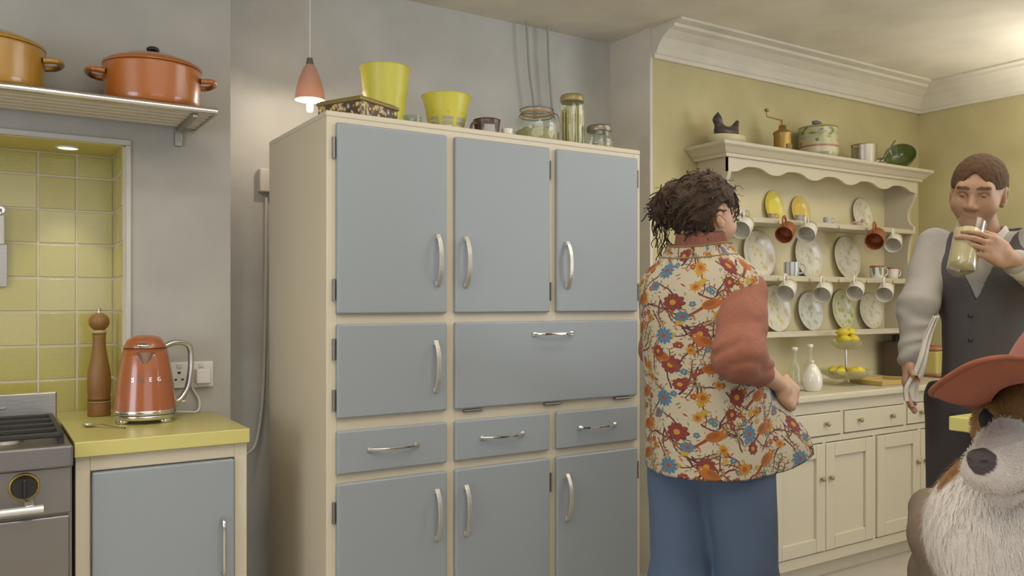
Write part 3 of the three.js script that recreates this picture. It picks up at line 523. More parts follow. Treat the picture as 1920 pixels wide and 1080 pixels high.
// ---------------------------------------------------------------- crockery on the dresser
function floralPlate(bg, cols, rim, s) {
  return canvasTex(256, 256, (c) => { c.fillStyle = bg; c.fillRect(0, 0, 256, 256); seed = s;
    if (rim) { c.strokeStyle = rim; c.lineWidth = 16; c.beginPath(); c.arc(128, 128, 112, 0, 7); c.stroke(); }
    if (cols) for (let i = 0; i < 16; i++) { const a = i * .9 + rr(0, .5), R = i < 10 ? rr(78, 104) : rr(0, 55), x = 128 + Math.cos(a) * R, y = 128 + Math.sin(a) * R, r = rr(8, 17); c.strokeStyle = '#bdb994'; c.lineWidth = 3; c.beginPath(); c.moveTo(x, y); c.quadraticCurveTo(x + rr(-20, 20), y + 18, x + rr(-26, 26), y + rr(10, 30)); c.stroke(); c.fillStyle = cols[Math.floor(rnd() * cols.length)]; for (let k = 0; k < 5; k++) { c.beginPath(); c.ellipse(x + Math.cos(k * 1.256) * r * .6, y + Math.sin(k * 1.256) * r * .6, r * .5, r * .35, k * 1.256, 0, 7); c.fill(); } c.fillStyle = '#d6b94c'; c.beginPath(); c.arc(x, y, r * .3, 0, 7); c.fill(); } });
}
const plateGeo = (() => { const g = lathe([[0, .004], [.55, .004], [.62, .02], [.72, .09], [.98, .14], [1, .16], [.97, .165], [.7, .12], [.58, .045], [.5, .035], [0, .035]], 48); const p = g.attributes.position, uv = g.attributes.uv; for (let i = 0; i < p.count; i++) uv.setXY(i, .5 + p.getX(i) * .5, .5 - p.getZ(i) * .5); g.rotateX(Math.PI / 2); return g; })();   // face looks along +z
function plate(label, px, py, w, h, shelfY, map, name = 'plate', group) {
  const z = UB + .012, c = onz(px, py, z + .05), t = c.clone().sub(camera.position).dot(V(SY, 0, -CY)), s = t / FOCAL, W = w * s * 1.16 / 2, Hh = Math.min(h * s, .248) / 2;
  const o = thing(name, label, 'plate', [c.x, shelfY, z]);
  const lean = .16; const g = plateGeo.clone().scale(W, Hh, Math.min(W, Hh)); g.translate(0, Hh, 0).rotateX(-lean); g.computeBoundingBox(); g.translate(0, -g.boundingBox.min.y + .0005, -g.boundingBox.min.z + .001);
  part('dish', g, phys(0xffffff, .3, { map, clearcoat: .5, clearcoatRoughness: .15 }), o); return o;
}
const flo = floralPlate('#dcd6c2', ['#d0c184', '#c8c0a2', '#cfb494'], null, 3), flo2 = floralPlate('#dad5c4', ['#d0c68e', '#c2c0aa'], '#d2cbb0', 8), flo3 = floralPlate('#d3d2c4', ['#a3aca8', '#b4bab4'], null, 5), flo4 = floralPlate('#d4d0b8', ['#93a35c', '#abb65c', '#c69c6c'], '#c9cd86', 9);
plate('bright yellow oval platter on the top dresser shelf', 1462, 373, 46, 64, SH[0], floralPlate('#d9c93e', null, '#c9b552', 1));
plate('amber yellow oval platter next to the bright yellow one', 1511, 377, 46, 57, SH[0], floralPlate('#d6b752', null, '#cdb062', 1));
plate('white flower-rimmed plate alone at the top shelf right', 1626, 388, 50, 62, SH[0], flo);
plate('big white floral platter at the middle shelf left', 1431, 467, 76, 96, SH[1], flo);
plate('white floral platter behind the blue striped mug', 1524, 477, 68, 86, SH[1], flo2);
plate('white oval platter below the right copper cup', 1596, 475, 66, 90, SH[1], flo2);
plate('white oval platter at the lowest plate shelf left', 1462, 576, 72, 92, SH[2], flo);
plate('round plate with a grey-blue cross pattern', 1528, 584, 62, 74, SH[2], flo3);
plate('plate painted with green leaves on the lowest shelf', 1589, 583, 56, 76, SH[2], flo4);
plate('white plate with a small yellow flower at lowest shelf right', 1641, 583, 60, 68, SH[2], flo2);
const mugGeo = lathe([[0, .002], [.026, 0], [.03, .004], [.033, .03], [.034, .07], [.0315, .07], [.03, .03], [.027, .008], [0, .007]], 32);
const mugHandle = tube([[0, .058, .032], [0, .06, .05], [0, .045, .062], [0, .025, .056], [0, .018, .032]], .0042, 18, 8);
function mug(label, pos, turn, mat, s = 1, rimMat, group, tilt) {
  const o = thing('mug', label, 'mug', pos, 0, group); o.scale.setScalar(s);
  if (tilt) o.rotation.set(...tilt); else o.rotation.y = turn;
  part('body', mugGeo, mat, o); part('handle', mugHandle, mat, o); if (rimMat) part('rim_band', lathe([[.0342, .062], [.0346, .069], [.033, .0712]], 32), rimMat, o);
  return o;
}
{
  const stripe = phys(0xffffff, .3, { map: canvasTex(256, 64, c => { c.fillStyle = '#d5d3c9'; c.fillRect(0, 0, 256, 64); c.fillStyle = '#8c99a8'; for (let i = 0; i < 10; i++) c.fillRect(i * 26, 0, 9, 64); }) });
  const leaf = phys(0xffffff, .3, { map: canvasTex(256, 64, c => { c.fillStyle = '#ddd8c8'; c.fillRect(0, 0, 256, 64); c.fillStyle = '#7d8a5e'; for (let i = 0; i < 6; i++) { c.beginPath(); c.ellipse(20 + i * 42, 34, 13, 7, .5, 0, 7); c.fill(); } }) });
  const redRim = std(0x9a5a48, .4), grey = phys(0xbfbcb8, .3), copperIn = M.copper;
  const s = (px, py, z, y) => { const p = onz(px, py, z); return V(p.x, y, z); };
  mug('blue and white striped mug on the middle dresser shelf', s(1484, 495, -2.835, SH[1]), .6, stripe, 1.15);
  mug('white leaf-printed mug with a red rim on the middle shelf', s(1644, 505, -2.835, SH[1]), 1.2, leaf, 1.1, redRim);
  mug('cream mug with a thin red rim at the middle shelf end', s(1673, 505, -2.83, SH[1]), 1.4, M.ceramic, 1, redRim);
  mug('tiny pale grey cup at the top shelf left end', s(1391, 388, -2.83, SH[0]), .4, grey, .62);
  mug('tiny pinkish cup before the bright yellow platter', s(1447, 390, -2.83, SH[0]), .2, phys(0xb59a86, .35), .55);
  mug('tiny mauve-grey cup between the two yellow platters', s(1498, 394, -2.83, SH[0]), .2, phys(0xa8a09c, .35), .6);
  mug('tiny blue-white cup standing alone on the top shelf', s(1551, 400, -2.82, SH[0]), .5, phys(0xbab8b4, .35), .6);
  { // little figurine in front of the flower plate
    const p = s(1610, 410, -2.835, SH[0]); const f = thing('bird_figurine', 'tiny pinkish pottery bird before the flower-rimmed plate', 'figurine', p, -.5);
    part('body', [ball(.02, 0, .02, 0, 1.2, .85, .8, 16), ball(.011, .022, .04, 0, 1, 1, 1, 12), new THREE.ConeGeometry(.009, .03, 10).rotateZ(1.9).translate(-.032, .027, 0)], phys(0xb39a8a, .4), f); part('beak', new THREE.ConeGeometry(.003, .012, 8).rotateZ(-1.57).translate(.037, .04, 0), M.brass, f);
  }
  // hanging cups: mouth turned to the left, handle on the hook above
  const hang = (label, px, py, mat, sc, shelf, base) => { const p = onz(px, py, UF + .04); const o = mug(label, p, 0, mat, sc, null, 'cups hanging from the dresser hooks'); 
    const y = V(-.78, -.42, .35).normalize(), z = V(0, 1, 0).addScaledVector(y, -V(0, 1, 0).dot(y)).normalize(), x = y.clone().cross(z); o.quaternion.setFromRotationMatrix(new THREE.Matrix4().makeBasis(x, y, z)); o.position.copy(p).addScaledVector(y, -.035 * sc); 
    if (base) part('foot_band', lathe([[.0266, -.0005], [.031, .003], [.0325, .014]], 28), base, o); return o; };
  const yb = phys(0xcfc06a, .35);
  hang('white hanging cup beside the woman\'s face', 1394, 425, M.ceramic, 1.35, 0, yb);
  hang('dark copper cup hanging under the left top shelf', 1474, 434, M.copper, 1.3, 0);
  hang('white cup hanging right of the dark copper cup', 1515, 434, M.ceramic, 1.35, 0, yb);
  hang('bright copper cup hanging under the right top shelf', 1642, 446, M.copper, 1.45, 0);
  hang('white cup hanging right of the bright copper cup', 1676, 454, M.ceramic, 1.3, 0, yb);
  hang('white hanging cup above the lowest shelf\'s left platter', 1476, 543, M.ceramic, 1.35, 1, yb);
  hang('white hanging cup above the grey-blue cross plate', 1544, 546, M.ceramic, 1.35, 1, yb);
  hang('white hanging cup above the green leaf plate', 1605, 543, M.ceramic, 1.3, 1, yb);
  hang('white hanging cup above the small yellow flower plate', 1660, 546, M.ceramic, 1.35, 1, yb);
}
{ // tiered lemon stand, jug and the rest of the worktop
  const p = onz(1586, 700, -2.66); const st = thing('tiered_stand', 'two-tier glass fruit stand on the dresser worktop', 'fruit stand', [p.x, DT, -2.66]);
  const gl = phys(0xf0f0e0, .06, { transmission: .85, thickness: 0 });
  const dish = (r, y) => lathe([[0, y], [r * .6, y + .004], [r * .95, y + .03], [r, y + .05], [r * .97, y + .05], [r * .9, y + .034], [r * .55, y + .01], [0, y + .007]], 40);
  part('foot', lathe([[0, 0], [.06, 0], [.06, .005], [.012, .014], [.008, .03], [0, .03]], 30), gl, st);
  part('lower_bowl', dish(.13, .03), gl, st); part('stem', cyl(.006, .006, .15, 0, .035, 0, 12), M.chrome, st); part('upper_bowl', dish(.085, .18), gl, st);
  const lemonG = lathe([[0, -.036], [.005, -.033], [.012, -.027], [.021, -.014], [.0235, 0], [.021, .014], [.012, .027], [.006, .032], [.004, .036], [0, .037]], 20).rotateZ(Math.PI / 2);
  const lm = [0xd2c132, 0xcbb22e].map(c => std(c, .5, { bumpMap: rep(FINE, 2), bumpScale: .0008 }));
  const spots = [[-.08, .05, .02], [-.03, .052, .07], [.04, .052, .065], [.085, .05, .01], [.05, .052, -.06], [-.04, .052, -.065], [-.04, .215, .02], [.035, .215, .03], [.0, .215, -.038], [-.03, .25, .0], [.05, .25, .0]];
  spots.forEach(([x, y, z], i) => { const o = thing('lemon', i < 6 ? 'yellow lemon in the lower bowl of the glass fruit stand' : 'yellow lemon heaped in the upper bowl of the fruit stand', 'lemon', [p.x + x * .82, DT + y + .02, -2.66 + z * .82], i * 1.3, i < 6 ? 'lemons in the lower bowl' : 'lemons in the upper bowl'); part('fruit', lemonG, lm[i % 2], o); });
  const wv = onz(1523, 735, -2.56); const v = thing('white_jar', 'white egg-shaped ribbed pottery jar on the dresser worktop', 'jar', [wv.x, DT, -2.56]);
  { const q = []; for (let i = 0; i <= 30; i++) { const a = i / 30, y = a * .135, r = .05 * Math.pow(Math.sin(Math.PI * Math.min(.97, .16 + a * .84)), .55) * (1 - .18 * a) + (i % 2) * .0006; q.push([i === 30 ? 0 : r, y]); } q.unshift([0, 0]); part('body', lathe(q, 40), M.ceramic, v); part('knob', ball(.01, 0, .14, 0, 1, .8, 1, 14), M.ceramic, v); }
  const bt = (label, px, z, h) => { const c = onz(px, 690, z); const o = thing('oil_bottle', label, 'bottle', [c.x, DT, z], 0, 'glass bottles on the dresser worktop'); part('body', lathe([[0, 0], [.028, 0], [.031, .004], [.031, h * .45], [.012, h * .66], [.011, h * .86], [.0135, h * .88], [.011, h * .9], [0, h * .9]], 28), gl, o); part('stopper', lathe([[0, h * .89], [.009, h * .89], [.016, h * .95], [.015, h], [0, h * 1.01]], 20), M.ceramic, o); };
  bt('clear bottle with white stopper left of the egg-shaped jar', 1490, -2.72, .2); bt('clear bottle with white stopper behind the egg-shaped jar', 1519, -2.74, .21);
  const sd = onz(1468, 700, -2.66); const dsh = thing('small_dish', 'shallow pale blue-white dish beside the woman\'s hand', 'dish', [sd.x, DT, -2.66]); part('dish', lathe([[0, .004], [.035, 0], [.06, .02], [.072, .042], [.069, .043], [.055, .024], [.03, .008], [0, .01]], 32), phys(0xc4c8c6, .25), dsh);
  const kb = onz(1680, 690, -2.84); const k = thing('knife_block', 'dark brown wooden block behind the man\'s sleeve', 'knife block', [kb.x, DT, -2.84], .3); const dk = std(0x4a3a28, .55); part('block', bx(-.045, .045, 0, .2, -.06, .06, .006), dk, k); for (let i = 0; i < 3; i++) part('knife_handle', bx(-.03 + i * .025, -.018 + i * .025, .195, .235, -.012, .012, .004), M.black, k);
  const tr = onz(1655, 712, -2.6); const t = thing('serving_tray', 'pale tray with a golden wooden rim on the dresser worktop', 'tray', [tr.x, DT, -2.6]); part('base', bx(-.14, .14, 0, .01, -.09, .09, .004), M.ceramic, t); part('rim', [bx(-.145, .145, .004, .026, -.095, -.085, .003), bx(-.145, .145, .004, .026, .085, .095, .003), bx(-.145, -.135, .004, .026, -.085, .085, .003), bx(.135, .145, .004, .026, -.085, .085, .003)], std(0xb89a52, .5), t);
  const bb = onz(1748, 700, -2.74); const tb = thing('bread_bin', 'yellow bread bin with pink bands behind the man\'s arm', 'bread bin', [bb.x, DT, -2.74]); const py = std(0xc4b56c, .45), pk = std(0xb87f66, .5); part('body', bx(-.12, .12, 0, .15, -.1, .1, .015), py, tb); part('lid', bx(-.123, .123, .15, .168, -.103, .103, .008), pk, tb); part('band', bx(-.122, .122, .004, .024, -.102, .102, .006), pk, tb); part('knob', ball(.014, 0, .177, 0, 1, .8, 1, 14), pk, tb);
}
let henParent;
{ // on top of the dresser
  const TY = 2.053, Z = -2.83, s = (px, z = Z) => { const p = onz(px, 260, z); return V(p.x, TY, z); };
  const h = thing('hen_dish', 'cream covered dish with a dark brown hen on its lid', 'dish', s(1362));
  part('bowl', lathe([[0, 0], [.075, 0], [.095, .02], [.1, .045], [.097, .05], [.08, .05], [0, .05]], 40).scale(1.1, 1, .75), phys(0xc9bd92, .4), h);
  henParent = h;
  const gr = thing('coffee_grinder', 'brass and wood coffee grinder with a long crank on dresser', 'coffee grinder', s(1467)); const gw = std(0x8a6b38, .5);
  part('body', lathe([[0, 0], [.05, 0], [.052, .006], [.045, .012], [.043, .1], [.047, .105], [.047, .115], [.02, .13], [.018, .15], [0, .152]], 32), M.brass, gr); part('drawer', bx(-.02, .02, .02, .05, .035, .047, .003), gw, gr);
  part('crank', [cyl(.006, .006, .03, 0, .148, 0, 10), orient(cyl(.0035, .0035, .145, 0, 0, 0, 8), V(0, .176, 0), V(-.143, .176, .02)), cyl(.003, .003, .03, -.143, .174, .02, 8), ball(.011, -.143, .208, .02, 1.3, .8, 1, 12)], M.brass, gr);
  const pt = canvasTex(512, 256, (c, w, hh) => { c.fillStyle = '#b9b184'; c.fillRect(0, 0, w, hh); seed = 33; c.fillStyle = '#a2694c'; c.fillRect(0, 150, w, 14); c.fillStyle = '#c7bba0'; c.fillRect(0, 168, w, 40); for (let i = 0; i < 70; i++) { c.fillStyle = ['#7c8a4a', '#93a05c', '#a06a44', '#8fa0a8', '#c2b05a', '#5e6c3c'][Math.floor(rnd() * 6)]; const x = rr(0, w), y = rr(0, 140); c.beginPath(); c.ellipse(x, y, rr(8, 24), rr(6, 15), rr(0, 3), 0, 7); c.fill(); } for (let i = 0; i < 20; i++) { c.fillStyle = ['#8f9a5c', '#a9b070'][i % 2]; c.beginPath(); c.ellipse(rr(0, w), rr(215, 250), rr(15, 30), 8, 0, 0, 7); c.fill(); } });
  const byHeight = g => { const p = g.attributes.position, uv = g.attributes.uv; g.computeBoundingBox(); const b = g.boundingBox; for (let i = 0; i < p.count; i++) uv.setY(i, (p.getY(i) - b.min.y) / (b.max.y - b.min.y)); return g; };
  const tp = thing('painted_crock', 'large painted pottery crock with green and rust landscape', 'crock', s(1534)); 
  part('body', byHeight(lathe([[0, .003], [.085, 0], [.098, .01], [.102, .03], [.1, .15], [.104, .158], [.1, .163], [.094, .158], [.094, .012], [0, .01]], 48)), phys(0xffffff, .35, { map: pt, clearcoat: .4 }), tp);
  part('lid', lathe([[.101, .164], [.1, .17], [.06, .18], [.02, .184], [0, .184]], 40), phys(0xb9ab7e, .4), tp); part('handle', tube([[.1, .13, 0], [.135, .125, 0], [.14, .09, 0], [.1, .06, 0]], .007, 20, 8), phys(0x9a7a4c, .4), tp); part('lid_tab', ball(.025, 0, 0, 0, 1.5, .5, .6, 14).translate(-.065, .182, .04), std(0x58616a, .4), tp);
  const pn = thing('steel_saucepan', 'small brushed steel saucepan between the crock and green bowl', 'saucepan', s(1620, -2.8)); part('pan', lathe([[0, 0], [.058, 0], [.064, .006], [.066, .105], [.069, .11], [.063, .108], [.06, .01], [0, .006]], 40), std(0xb3ab9b, .35, { metalness: .7 }), pn); part('handle', orient(cyl(.009, .007, .14, 0, 0, 0, 10), V(.055, .095, -.02), V(.17, .125, -.06)), M.steelDark, pn); part('side_grip', orient(cyl(.007, .006, .06, 0, 0, 0, 10), V(-.062, .092, .01), V(-.12, .088, .01)), M.brass, pn);
  const gb = thing('green_bowl', 'glossy dark green bowl tipped on its side on the dresser', 'bowl', s(1689, -2.8)); const gg = phys(0x5a6a2c, .25, { clearcoat: .6 }); const bg = lathe([[0, .004], [.03, 0], [.035, .006], [.065, .03], [.085, .075], [.081, .077], [.06, .036], [.03, .012], [0, .01]], 40).rotateZ(1.0).rotateY(.5); bg.computeBoundingBox(); bg.translate(0, -bg.boundingBox.min.y, 0); part('bowl', bg, gg, gb);
  const ld = thing('steel_ladle', 'steel ladle leaning across the green bowl', 'ladle', s(1652, -2.76)); part('handle', orient(cyl(.006, .005, .2, 0, 0, 0, 8), V(-.01, .012, 0), V(.12, .14, 0)), M.steelDark, ld); part('cup', new THREE.SphereGeometry(.03, 18, 9, 0, 6.3, Math.PI / 2, Math.PI / 2).rotateZ(.5).translate(-.02, .03, 0), std(0xb0aaa0, .3, { metalness: .8, side: THREE.DoubleSide }), ld);
}

// ---------------------------------------------------------------- distance fields meshed with surface nets (bodies, clothes, hair)
const smin = (a, b, k) => { const h = Math.max(k - Math.abs(a - b), 0) / k; return Math.min(a, b) - h * h * k * .25; };
const cap = (a, b, ra, rb = ra) => { const ax = a.x, ay = a.y, az = a.z, dx = b.x - ax, dy = b.y - ay, dz = b.z - az, L = dx * dx + dy * dy + dz * dz || 1e-9; return (x, y, z) => { const px = x - ax, py = y - ay, pz = z - az, t = clamp((px * dx + py * dy + pz * dz) / L), qx = px - dx * t, qy = py - dy * t, qz = pz - dz * t; return Math.sqrt(qx * qx + qy * qy + qz * qz) - (ra + (rb - ra) * t); }; };
const ell = (c, rx, ry, rz, axes) => { const m = Math.min(rx, ry, rz); return (x, y, z) => { let px = x - c.x, py = y - c.y, pz = z - c.z; if (axes) { const [X, Y, Z] = axes; const a = px * X.x + py * X.y + pz * X.z, b = px * Y.x + py * Y.y + pz * Y.z, d = px * Z.x + py * Z.y + pz * Z.z; px = a; py = b; pz = d; } const k0 = Math.sqrt((px / rx) ** 2 + (py / ry) ** 2 + (pz / rz) ** 2), k1 = Math.sqrt((px / rx / rx) ** 2 + (py / ry / ry) ** 2 + (pz / rz / rz) ** 2); return k1 < 1e-9 ? -m : k0 * (k0 - 1) / k1; }; };
const blend = (list, k) => (x, y, z) => { let d = list[0](x, y, z); for (let i = 1; i < list.length; i++) d = smin(d, list[i](x, y, z), k); return d; };
function sdfMesh(f, lo, hi, cell, opt = {}) {
  const n = [0, 1, 2].map(i => Math.ceil((hi.getComponent(i) - lo.getComponent(i)) / cell) + 1), [nx, ny, nz] = n;
  const val = new Float32Array(nx * ny * nz), id = new Int32Array(nx * ny * nz).fill(-1), at3 = (i, j, k) => (k * ny + j) * nx + i;
  for (let k = 0; k < nz; k++) for (let j = 0; j < ny; j++) for (let i = 0; i < nx; i++) val[at3(i, j, k)] = f(lo.x + i * cell, lo.y + j * cell, lo.z + k * cell);
  const pos = [], idx = [];
  for (let k = 0; k < nz - 1; k++) for (let j = 0; j < ny - 1; j++) for (let i = 0; i < nx - 1; i++) {
    let sx = 0, sy = 0, sz = 0, c = 0; const v = []; let neg = 0;
    for (let q = 0; q < 8; q++) { const w = val[at3(i + (q & 1), j + (q >> 1 & 1), k + (q >> 2))]; v.push(w); if (w < 0) neg++; }
    if (neg === 0 || neg === 8) continue;
    for (const [a, b] of NET_EDGES) if ((v[a] < 0) !== (v[b] < 0)) { const t = v[a] / (v[a] - v[b]); sx += mix(a & 1, b & 1, t); sy += mix(a >> 1 & 1, b >> 1 & 1, t); sz += mix(a >> 2, b >> 2, t); c++; }
    id[at3(i, j, k)] = pos.length / 3; pos.push(lo.x + (i + sx / c) * cell, lo.y + (j + sy / c) * cell, lo.z + (k + sz / c) * cell);
  }
  const quad = (a, b, c, d, flip) => { if (a < 0 || b < 0 || c < 0 || d < 0) return; flip ? idx.push(a, c, b, a, d, c) : idx.push(a, b, c, a, c, d); };
  for (let k = 1; k < nz - 1; k++) for (let j = 1; j < ny - 1; j++) for (let i = 1; i < nx - 1; i++) {
    const s = val[at3(i, j, k)] < 0;
    if (s !== val[at3(i + 1, j, k)] < 0) quad(id[at3(i, j - 1, k - 1)], id[at3(i, j, k - 1)], id[at3(i, j, k)], id[at3(i, j - 1, k)], !s);
    if (s !== val[at3(i, j + 1, k)] < 0) quad(id[at3(i - 1, j, k - 1)], id[at3(i - 1, j, k)], id[at3(i, j, k)], id[at3(i, j, k - 1)], !s);
    if (s !== val[at3(i, j, k + 1)] < 0) quad(id[at3(i - 1, j - 1, k)], id[at3(i, j - 1, k)], id[at3(i, j, k)], id[at3(i - 1, j, k)], !s);
  }
  const N = pos.length / 3, nor = new Float32Array(N * 3), uv = new Float32Array(N * 2), col = opt.color ? new Float32Array(N * 3) : null, e = cell * .4;
  for (let i = 0; i < N; i++) {
    const x = pos[3 * i], y = pos[3 * i + 1], z = pos[3 * i + 2];
    let a = f(x + e, y, z) - f(x - e, y, z), b = f(x, y + e, z) - f(x, y - e, z), c = f(x, y, z + e) - f(x, y, z - e); const l = Math.hypot(a, b, c) || 1;
    nor[3 * i] = a / l; nor[3 * i + 1] = b / l; nor[3 * i + 2] = c / l;
    const q = opt.uv ? opt.uv(x, y, z) : [(x + z) * 4, y * 4]; uv[2 * i] = q[0]; uv[2 * i + 1] = q[1];
    if (col) { const q2 = opt.color(x, y, z); col[3 * i] = q2[0]; col[3 * i + 1] = q2[1]; col[3 * i + 2] = q2[2]; }
  }
  const g = new THREE.BufferGeometry(); g.setAttribute('position', new THREE.BufferAttribute(new Float32Array(pos), 3)); g.setAttribute('normal', new THREE.BufferAttribute(nor, 3)); g.setAttribute('uv', new THREE.BufferAttribute(uv, 2)); if (col) g.setAttribute('color', new THREE.BufferAttribute(col, 3)); g.setIndex(idx);
  return g;
}
const NET_EDGES = [[0, 1], [2, 3], [4, 5], [6, 7], [0, 2], [1, 3], [4, 6], [5, 7], [0, 4], [1, 5], [2, 6], [3, 7]];
const lin = h => { const c = new THREE.Color(h); return [c.r, c.g, c.b]; };
const mixc = (a, b, t) => [mix(a[0], b[0], t), mix(a[1], b[1], t), mix(a[2], b[2], t)];
function bounds(pts, pad) { const lo = V(1e9, 1e9, 1e9), hi = V(-1e9, -1e9, -1e9); for (const p of pts) { lo.min(p); hi.max(p); } return [lo.subScalar(pad), hi.addScalar(pad)]; }
function frameOf(heading, pitch = 0, roll = 0) { // heading clockwise from -z; returns right, up, forward
  const f = V(Math.sin(heading) * Math.cos(pitch), Math.sin(pitch), -Math.cos(heading) * Math.cos(pitch)), r = V(Math.cos(heading), 0, Math.sin(heading)), u = r.clone().cross(f).normalize();
  if (roll) { r.applyAxisAngle(f, roll); u.applyAxisAngle(f, roll); } return { r, u, f };
}
const DEG = Math.PI / 180;
// human head in its own frame: x right, y up, z forward
function headField() {
  const fine = [
    ell(V(0, .035, -.012), .077, .095, .098), ell(V(0, -.03, .025), .062, .075, .066), ell(V(0, -.082, .055), .03, .026, .03),
    ell(V(.038, -.02, .055), .03, .03, .03), ell(V(-.038, -.02, .055), .03, .03, .03), cap(V(-.035, .036, .072), V(.035, .036, .072), .016)];
  const head = blend(fine, .03);
  const nose = blend([cap(V(0, .02, .085), V(0, -.02, .108), .009, .012), ell(V(.011, -.024, .098), .009, .008, .01), ell(V(-.011, -.024, .098), .009, .008, .01)], .01);
  const lips = blend([cap(V(-.02, -.052, .083), V(.02, -.052, .083), .0065), cap(V(-.016, -.062, .082), V(.016, -.062, .082), .0075)], .003);
  const sock = [ell(V(.032, .014, .095), .018, .011, .016), ell(V(-.032, .014, .095), .018, .011, .016)];
  const eye = [ell(V(.031, .014, .074), .0125, .0125, .0125), ell(V(-.031, .014, .074), .0125, .0125, .0125)];
  const ear = s => { const o = ell(V(s * .078, .002, -.012), .012, .033, .02), i = ell(V(s * .092, .004, -.008), .012, .022, .011), lobe = ell(V(s * .075, -.028, -.004), .008, .01, .01); return (x, y, z) => Math.max(smin(o(x, y, z), lobe(x, y, z), .008), -i(x, y, z)); };
  const er = ear(1), el = ear(-1);
  return (x, y, z) => { let d = head(x, y, z); d = smin(d, nose(x, y, z), .012); for (const s of sock) { const q = -s(x, y, z); d = -smin(-d, -q, .008); } d = smin(d, lips(x, y, z), .005); d = Math.min(d, eye[0](x, y, z), eye[1](x, y, z)); d = smin(d, er(x, y, z), .008); return smin(d, el(x, y, z), .008); };
}
function headColor(skin, lip, iris, brow) {
  return (x, y, z) => { const ax = Math.abs(x) - .031; const de = Math.hypot(ax, y - .014, z - .074);
    if (z > .06 && de < .0136) return y > .0135 ? skin : y > .0095 ? (Math.abs(ax) < .0055 ? iris : mixc(iris, lin(0xa89c90), .55)) : skin;
    if (z > .055 && Math.abs(ax) < .02 && Math.abs(y - .038 - Math.cos(ax * 60) * .002) < .0045) return brow;
    const l = sstep(.007, .003, Math.abs(y + .057)) * sstep(.024, .018, Math.abs(x)) * (z > .07 ? 1 : 0); return mixc(mixc(skin, lip, l), lin(0xa06a52), .18 * sstep(.03, .0, Math.hypot(x, y + .022)) * (z > .08 ? 1 : 0)); };
}
function inFrame(f, o, F) { return (x, y, z) => { const px = x - o.x, py = y - o.y, pz = z - o.z; return f(px * F.r.x + py * F.r.y + pz * F.r.z, px * F.u.x + py * F.u.y + pz * F.u.z, px * F.f.x + py * F.f.y + pz * F.f.z); }; }
// hand: y along the fingers, z out of its back, x across (X = Y x Z)
function handGeo({ wrist, dir, back, left, curl, thumbCurl = .3, spread = .06, size = 1, stub = .07, color, cell = .0038 }) {
  const Y = dir.clone().normalize(), Z = back.clone().addScaledVector(Y, -back.dot(Y)).normalize(), X = Y.clone().cross(Z), t = left ? 1 : -1;
  const palm = blend([ell(V(0, .046, 0), .042, .056, .0165), cap(V(-t * .027, .02, -.004), V(-t * .03, .075, -.002), .013), cap(V(t * .03, .025, -.008), V(t * .03, .08, 0), .0135), cap(V(0, -stub, 0), V(0, .015, 0), .027, .024)], .018);
  const fingers = [[.031, .084, [.042, .027, .022], .0098], [.0105, .09, [.047, .03, .024], .0102], [-.0105, .087, [.044, .028, .023], .0096], [-.031, .077, [.035, .022, .02], .0086]];
  const chains = fingers.map(([x0, y0, len, r], i) => {
    let p = V(t * x0, y0, -.001), ang = 0; const list = [], s = t * (x0 > 0 ? 1 : -1) * spread * (Math.abs(x0) > .02 ? 1.4 : .4);
    len.forEach((l, k) => { ang += curl[i] * [.8, 1.1, .8][k]; const d = V(Math.sin(s) * Math.cos(ang), Math.cos(ang) * Math.cos(s), -Math.sin(ang)), q = p.clone().addScaledVector(d, l); list.push(cap(p, q, r - k * .0009, r - (k + 1) * .0009)); p = q; });
    return blend(list, .004);
  });
  { let p = V(t * .032, .028, -.008); const list = []; let a = 0; [.04, .032, .026].forEach((l, k) => { a += thumbCurl * (k ? 1 : .5); const d = V(t * Math.cos(a) * .66, .7, -Math.sin(a) * .75 - .18).normalize(), q = p.clone().addScaledVector(d, l); list.push(cap(p, q, .0125 - k * .0015, .0115 - k * .0015)); p = q; }); chains.push(blend(list, .005)); }
  const f = (x, y, z) => { const d = palm(x, y, z); let m = 1; for (const c of chains) m = Math.min(m, c(x, y, z)); return smin(d, m, .009); };
  const g = sdfMesh(f, V(-.085, -stub - .03, -.13), V(.085, .2, .05), cell, { color: color ? (x, y, z) => color : null });
  g.scale(size, size, size); g.applyMatrix4(new THREE.Matrix4().makeBasis(X, Y, Z).setPosition(wrist)); return g;
}
const joinGeo = list => mergeGeometries(list, false);
function place(g, o) { return g.translate(-o.x, -o.y, -o.z); }
function hairStrand(p, d, len, r, curl, turns, n = 9) {
  const a = V(rr(-1, 1), rr(-1, 1), rr(-1, 1)).cross(d).normalize(), b = d.clone().cross(a).normalize(), ph = rr(0, 6), pts = [];
  for (let i = 0; i <= n; i++) { const u = i / n, w = ph + u * turns * 6.28; pts.push(p.clone().addScaledVector(d, u * len).addScaledVector(a, Math.cos(w) * curl * u).addScaledVector(b, Math.sin(w) * curl * u).add(V(0, -u * u * len * .35, 0))); }
  return new THREE.TubeGeometry(new THREE.CatmullRomCurve3(pts), n * 2, r, 4, false);
}

// dark hen lying on the dish lid
{
  const f = blend([ell(V(0, .068, 0), .062, .03, .04), cap(V(-.045, .075, 0), V(-.058, .115, 0), .026, .017), ell(V(-.062, .128, 0), .016, .016, .014), cap(V(.045, .08, 0), V(.075, .128, 0), .026, .01), cap(V(-.06, .14, 0), V(-.058, .158, 0), .006, .004), cap(V(-.07, .125, 0), V(-.088, .12, 0), .006, .002)], .025);
  part('lid_hen', sdfMesh(f, V(-.11, .02, -.06), V(.11, .18, .06), .0045), phys(0x463a33, .4, { bumpMap: FINE, bumpScale: .001 }), henParent, 'dark brown pottery hen with raised head and tail');
}

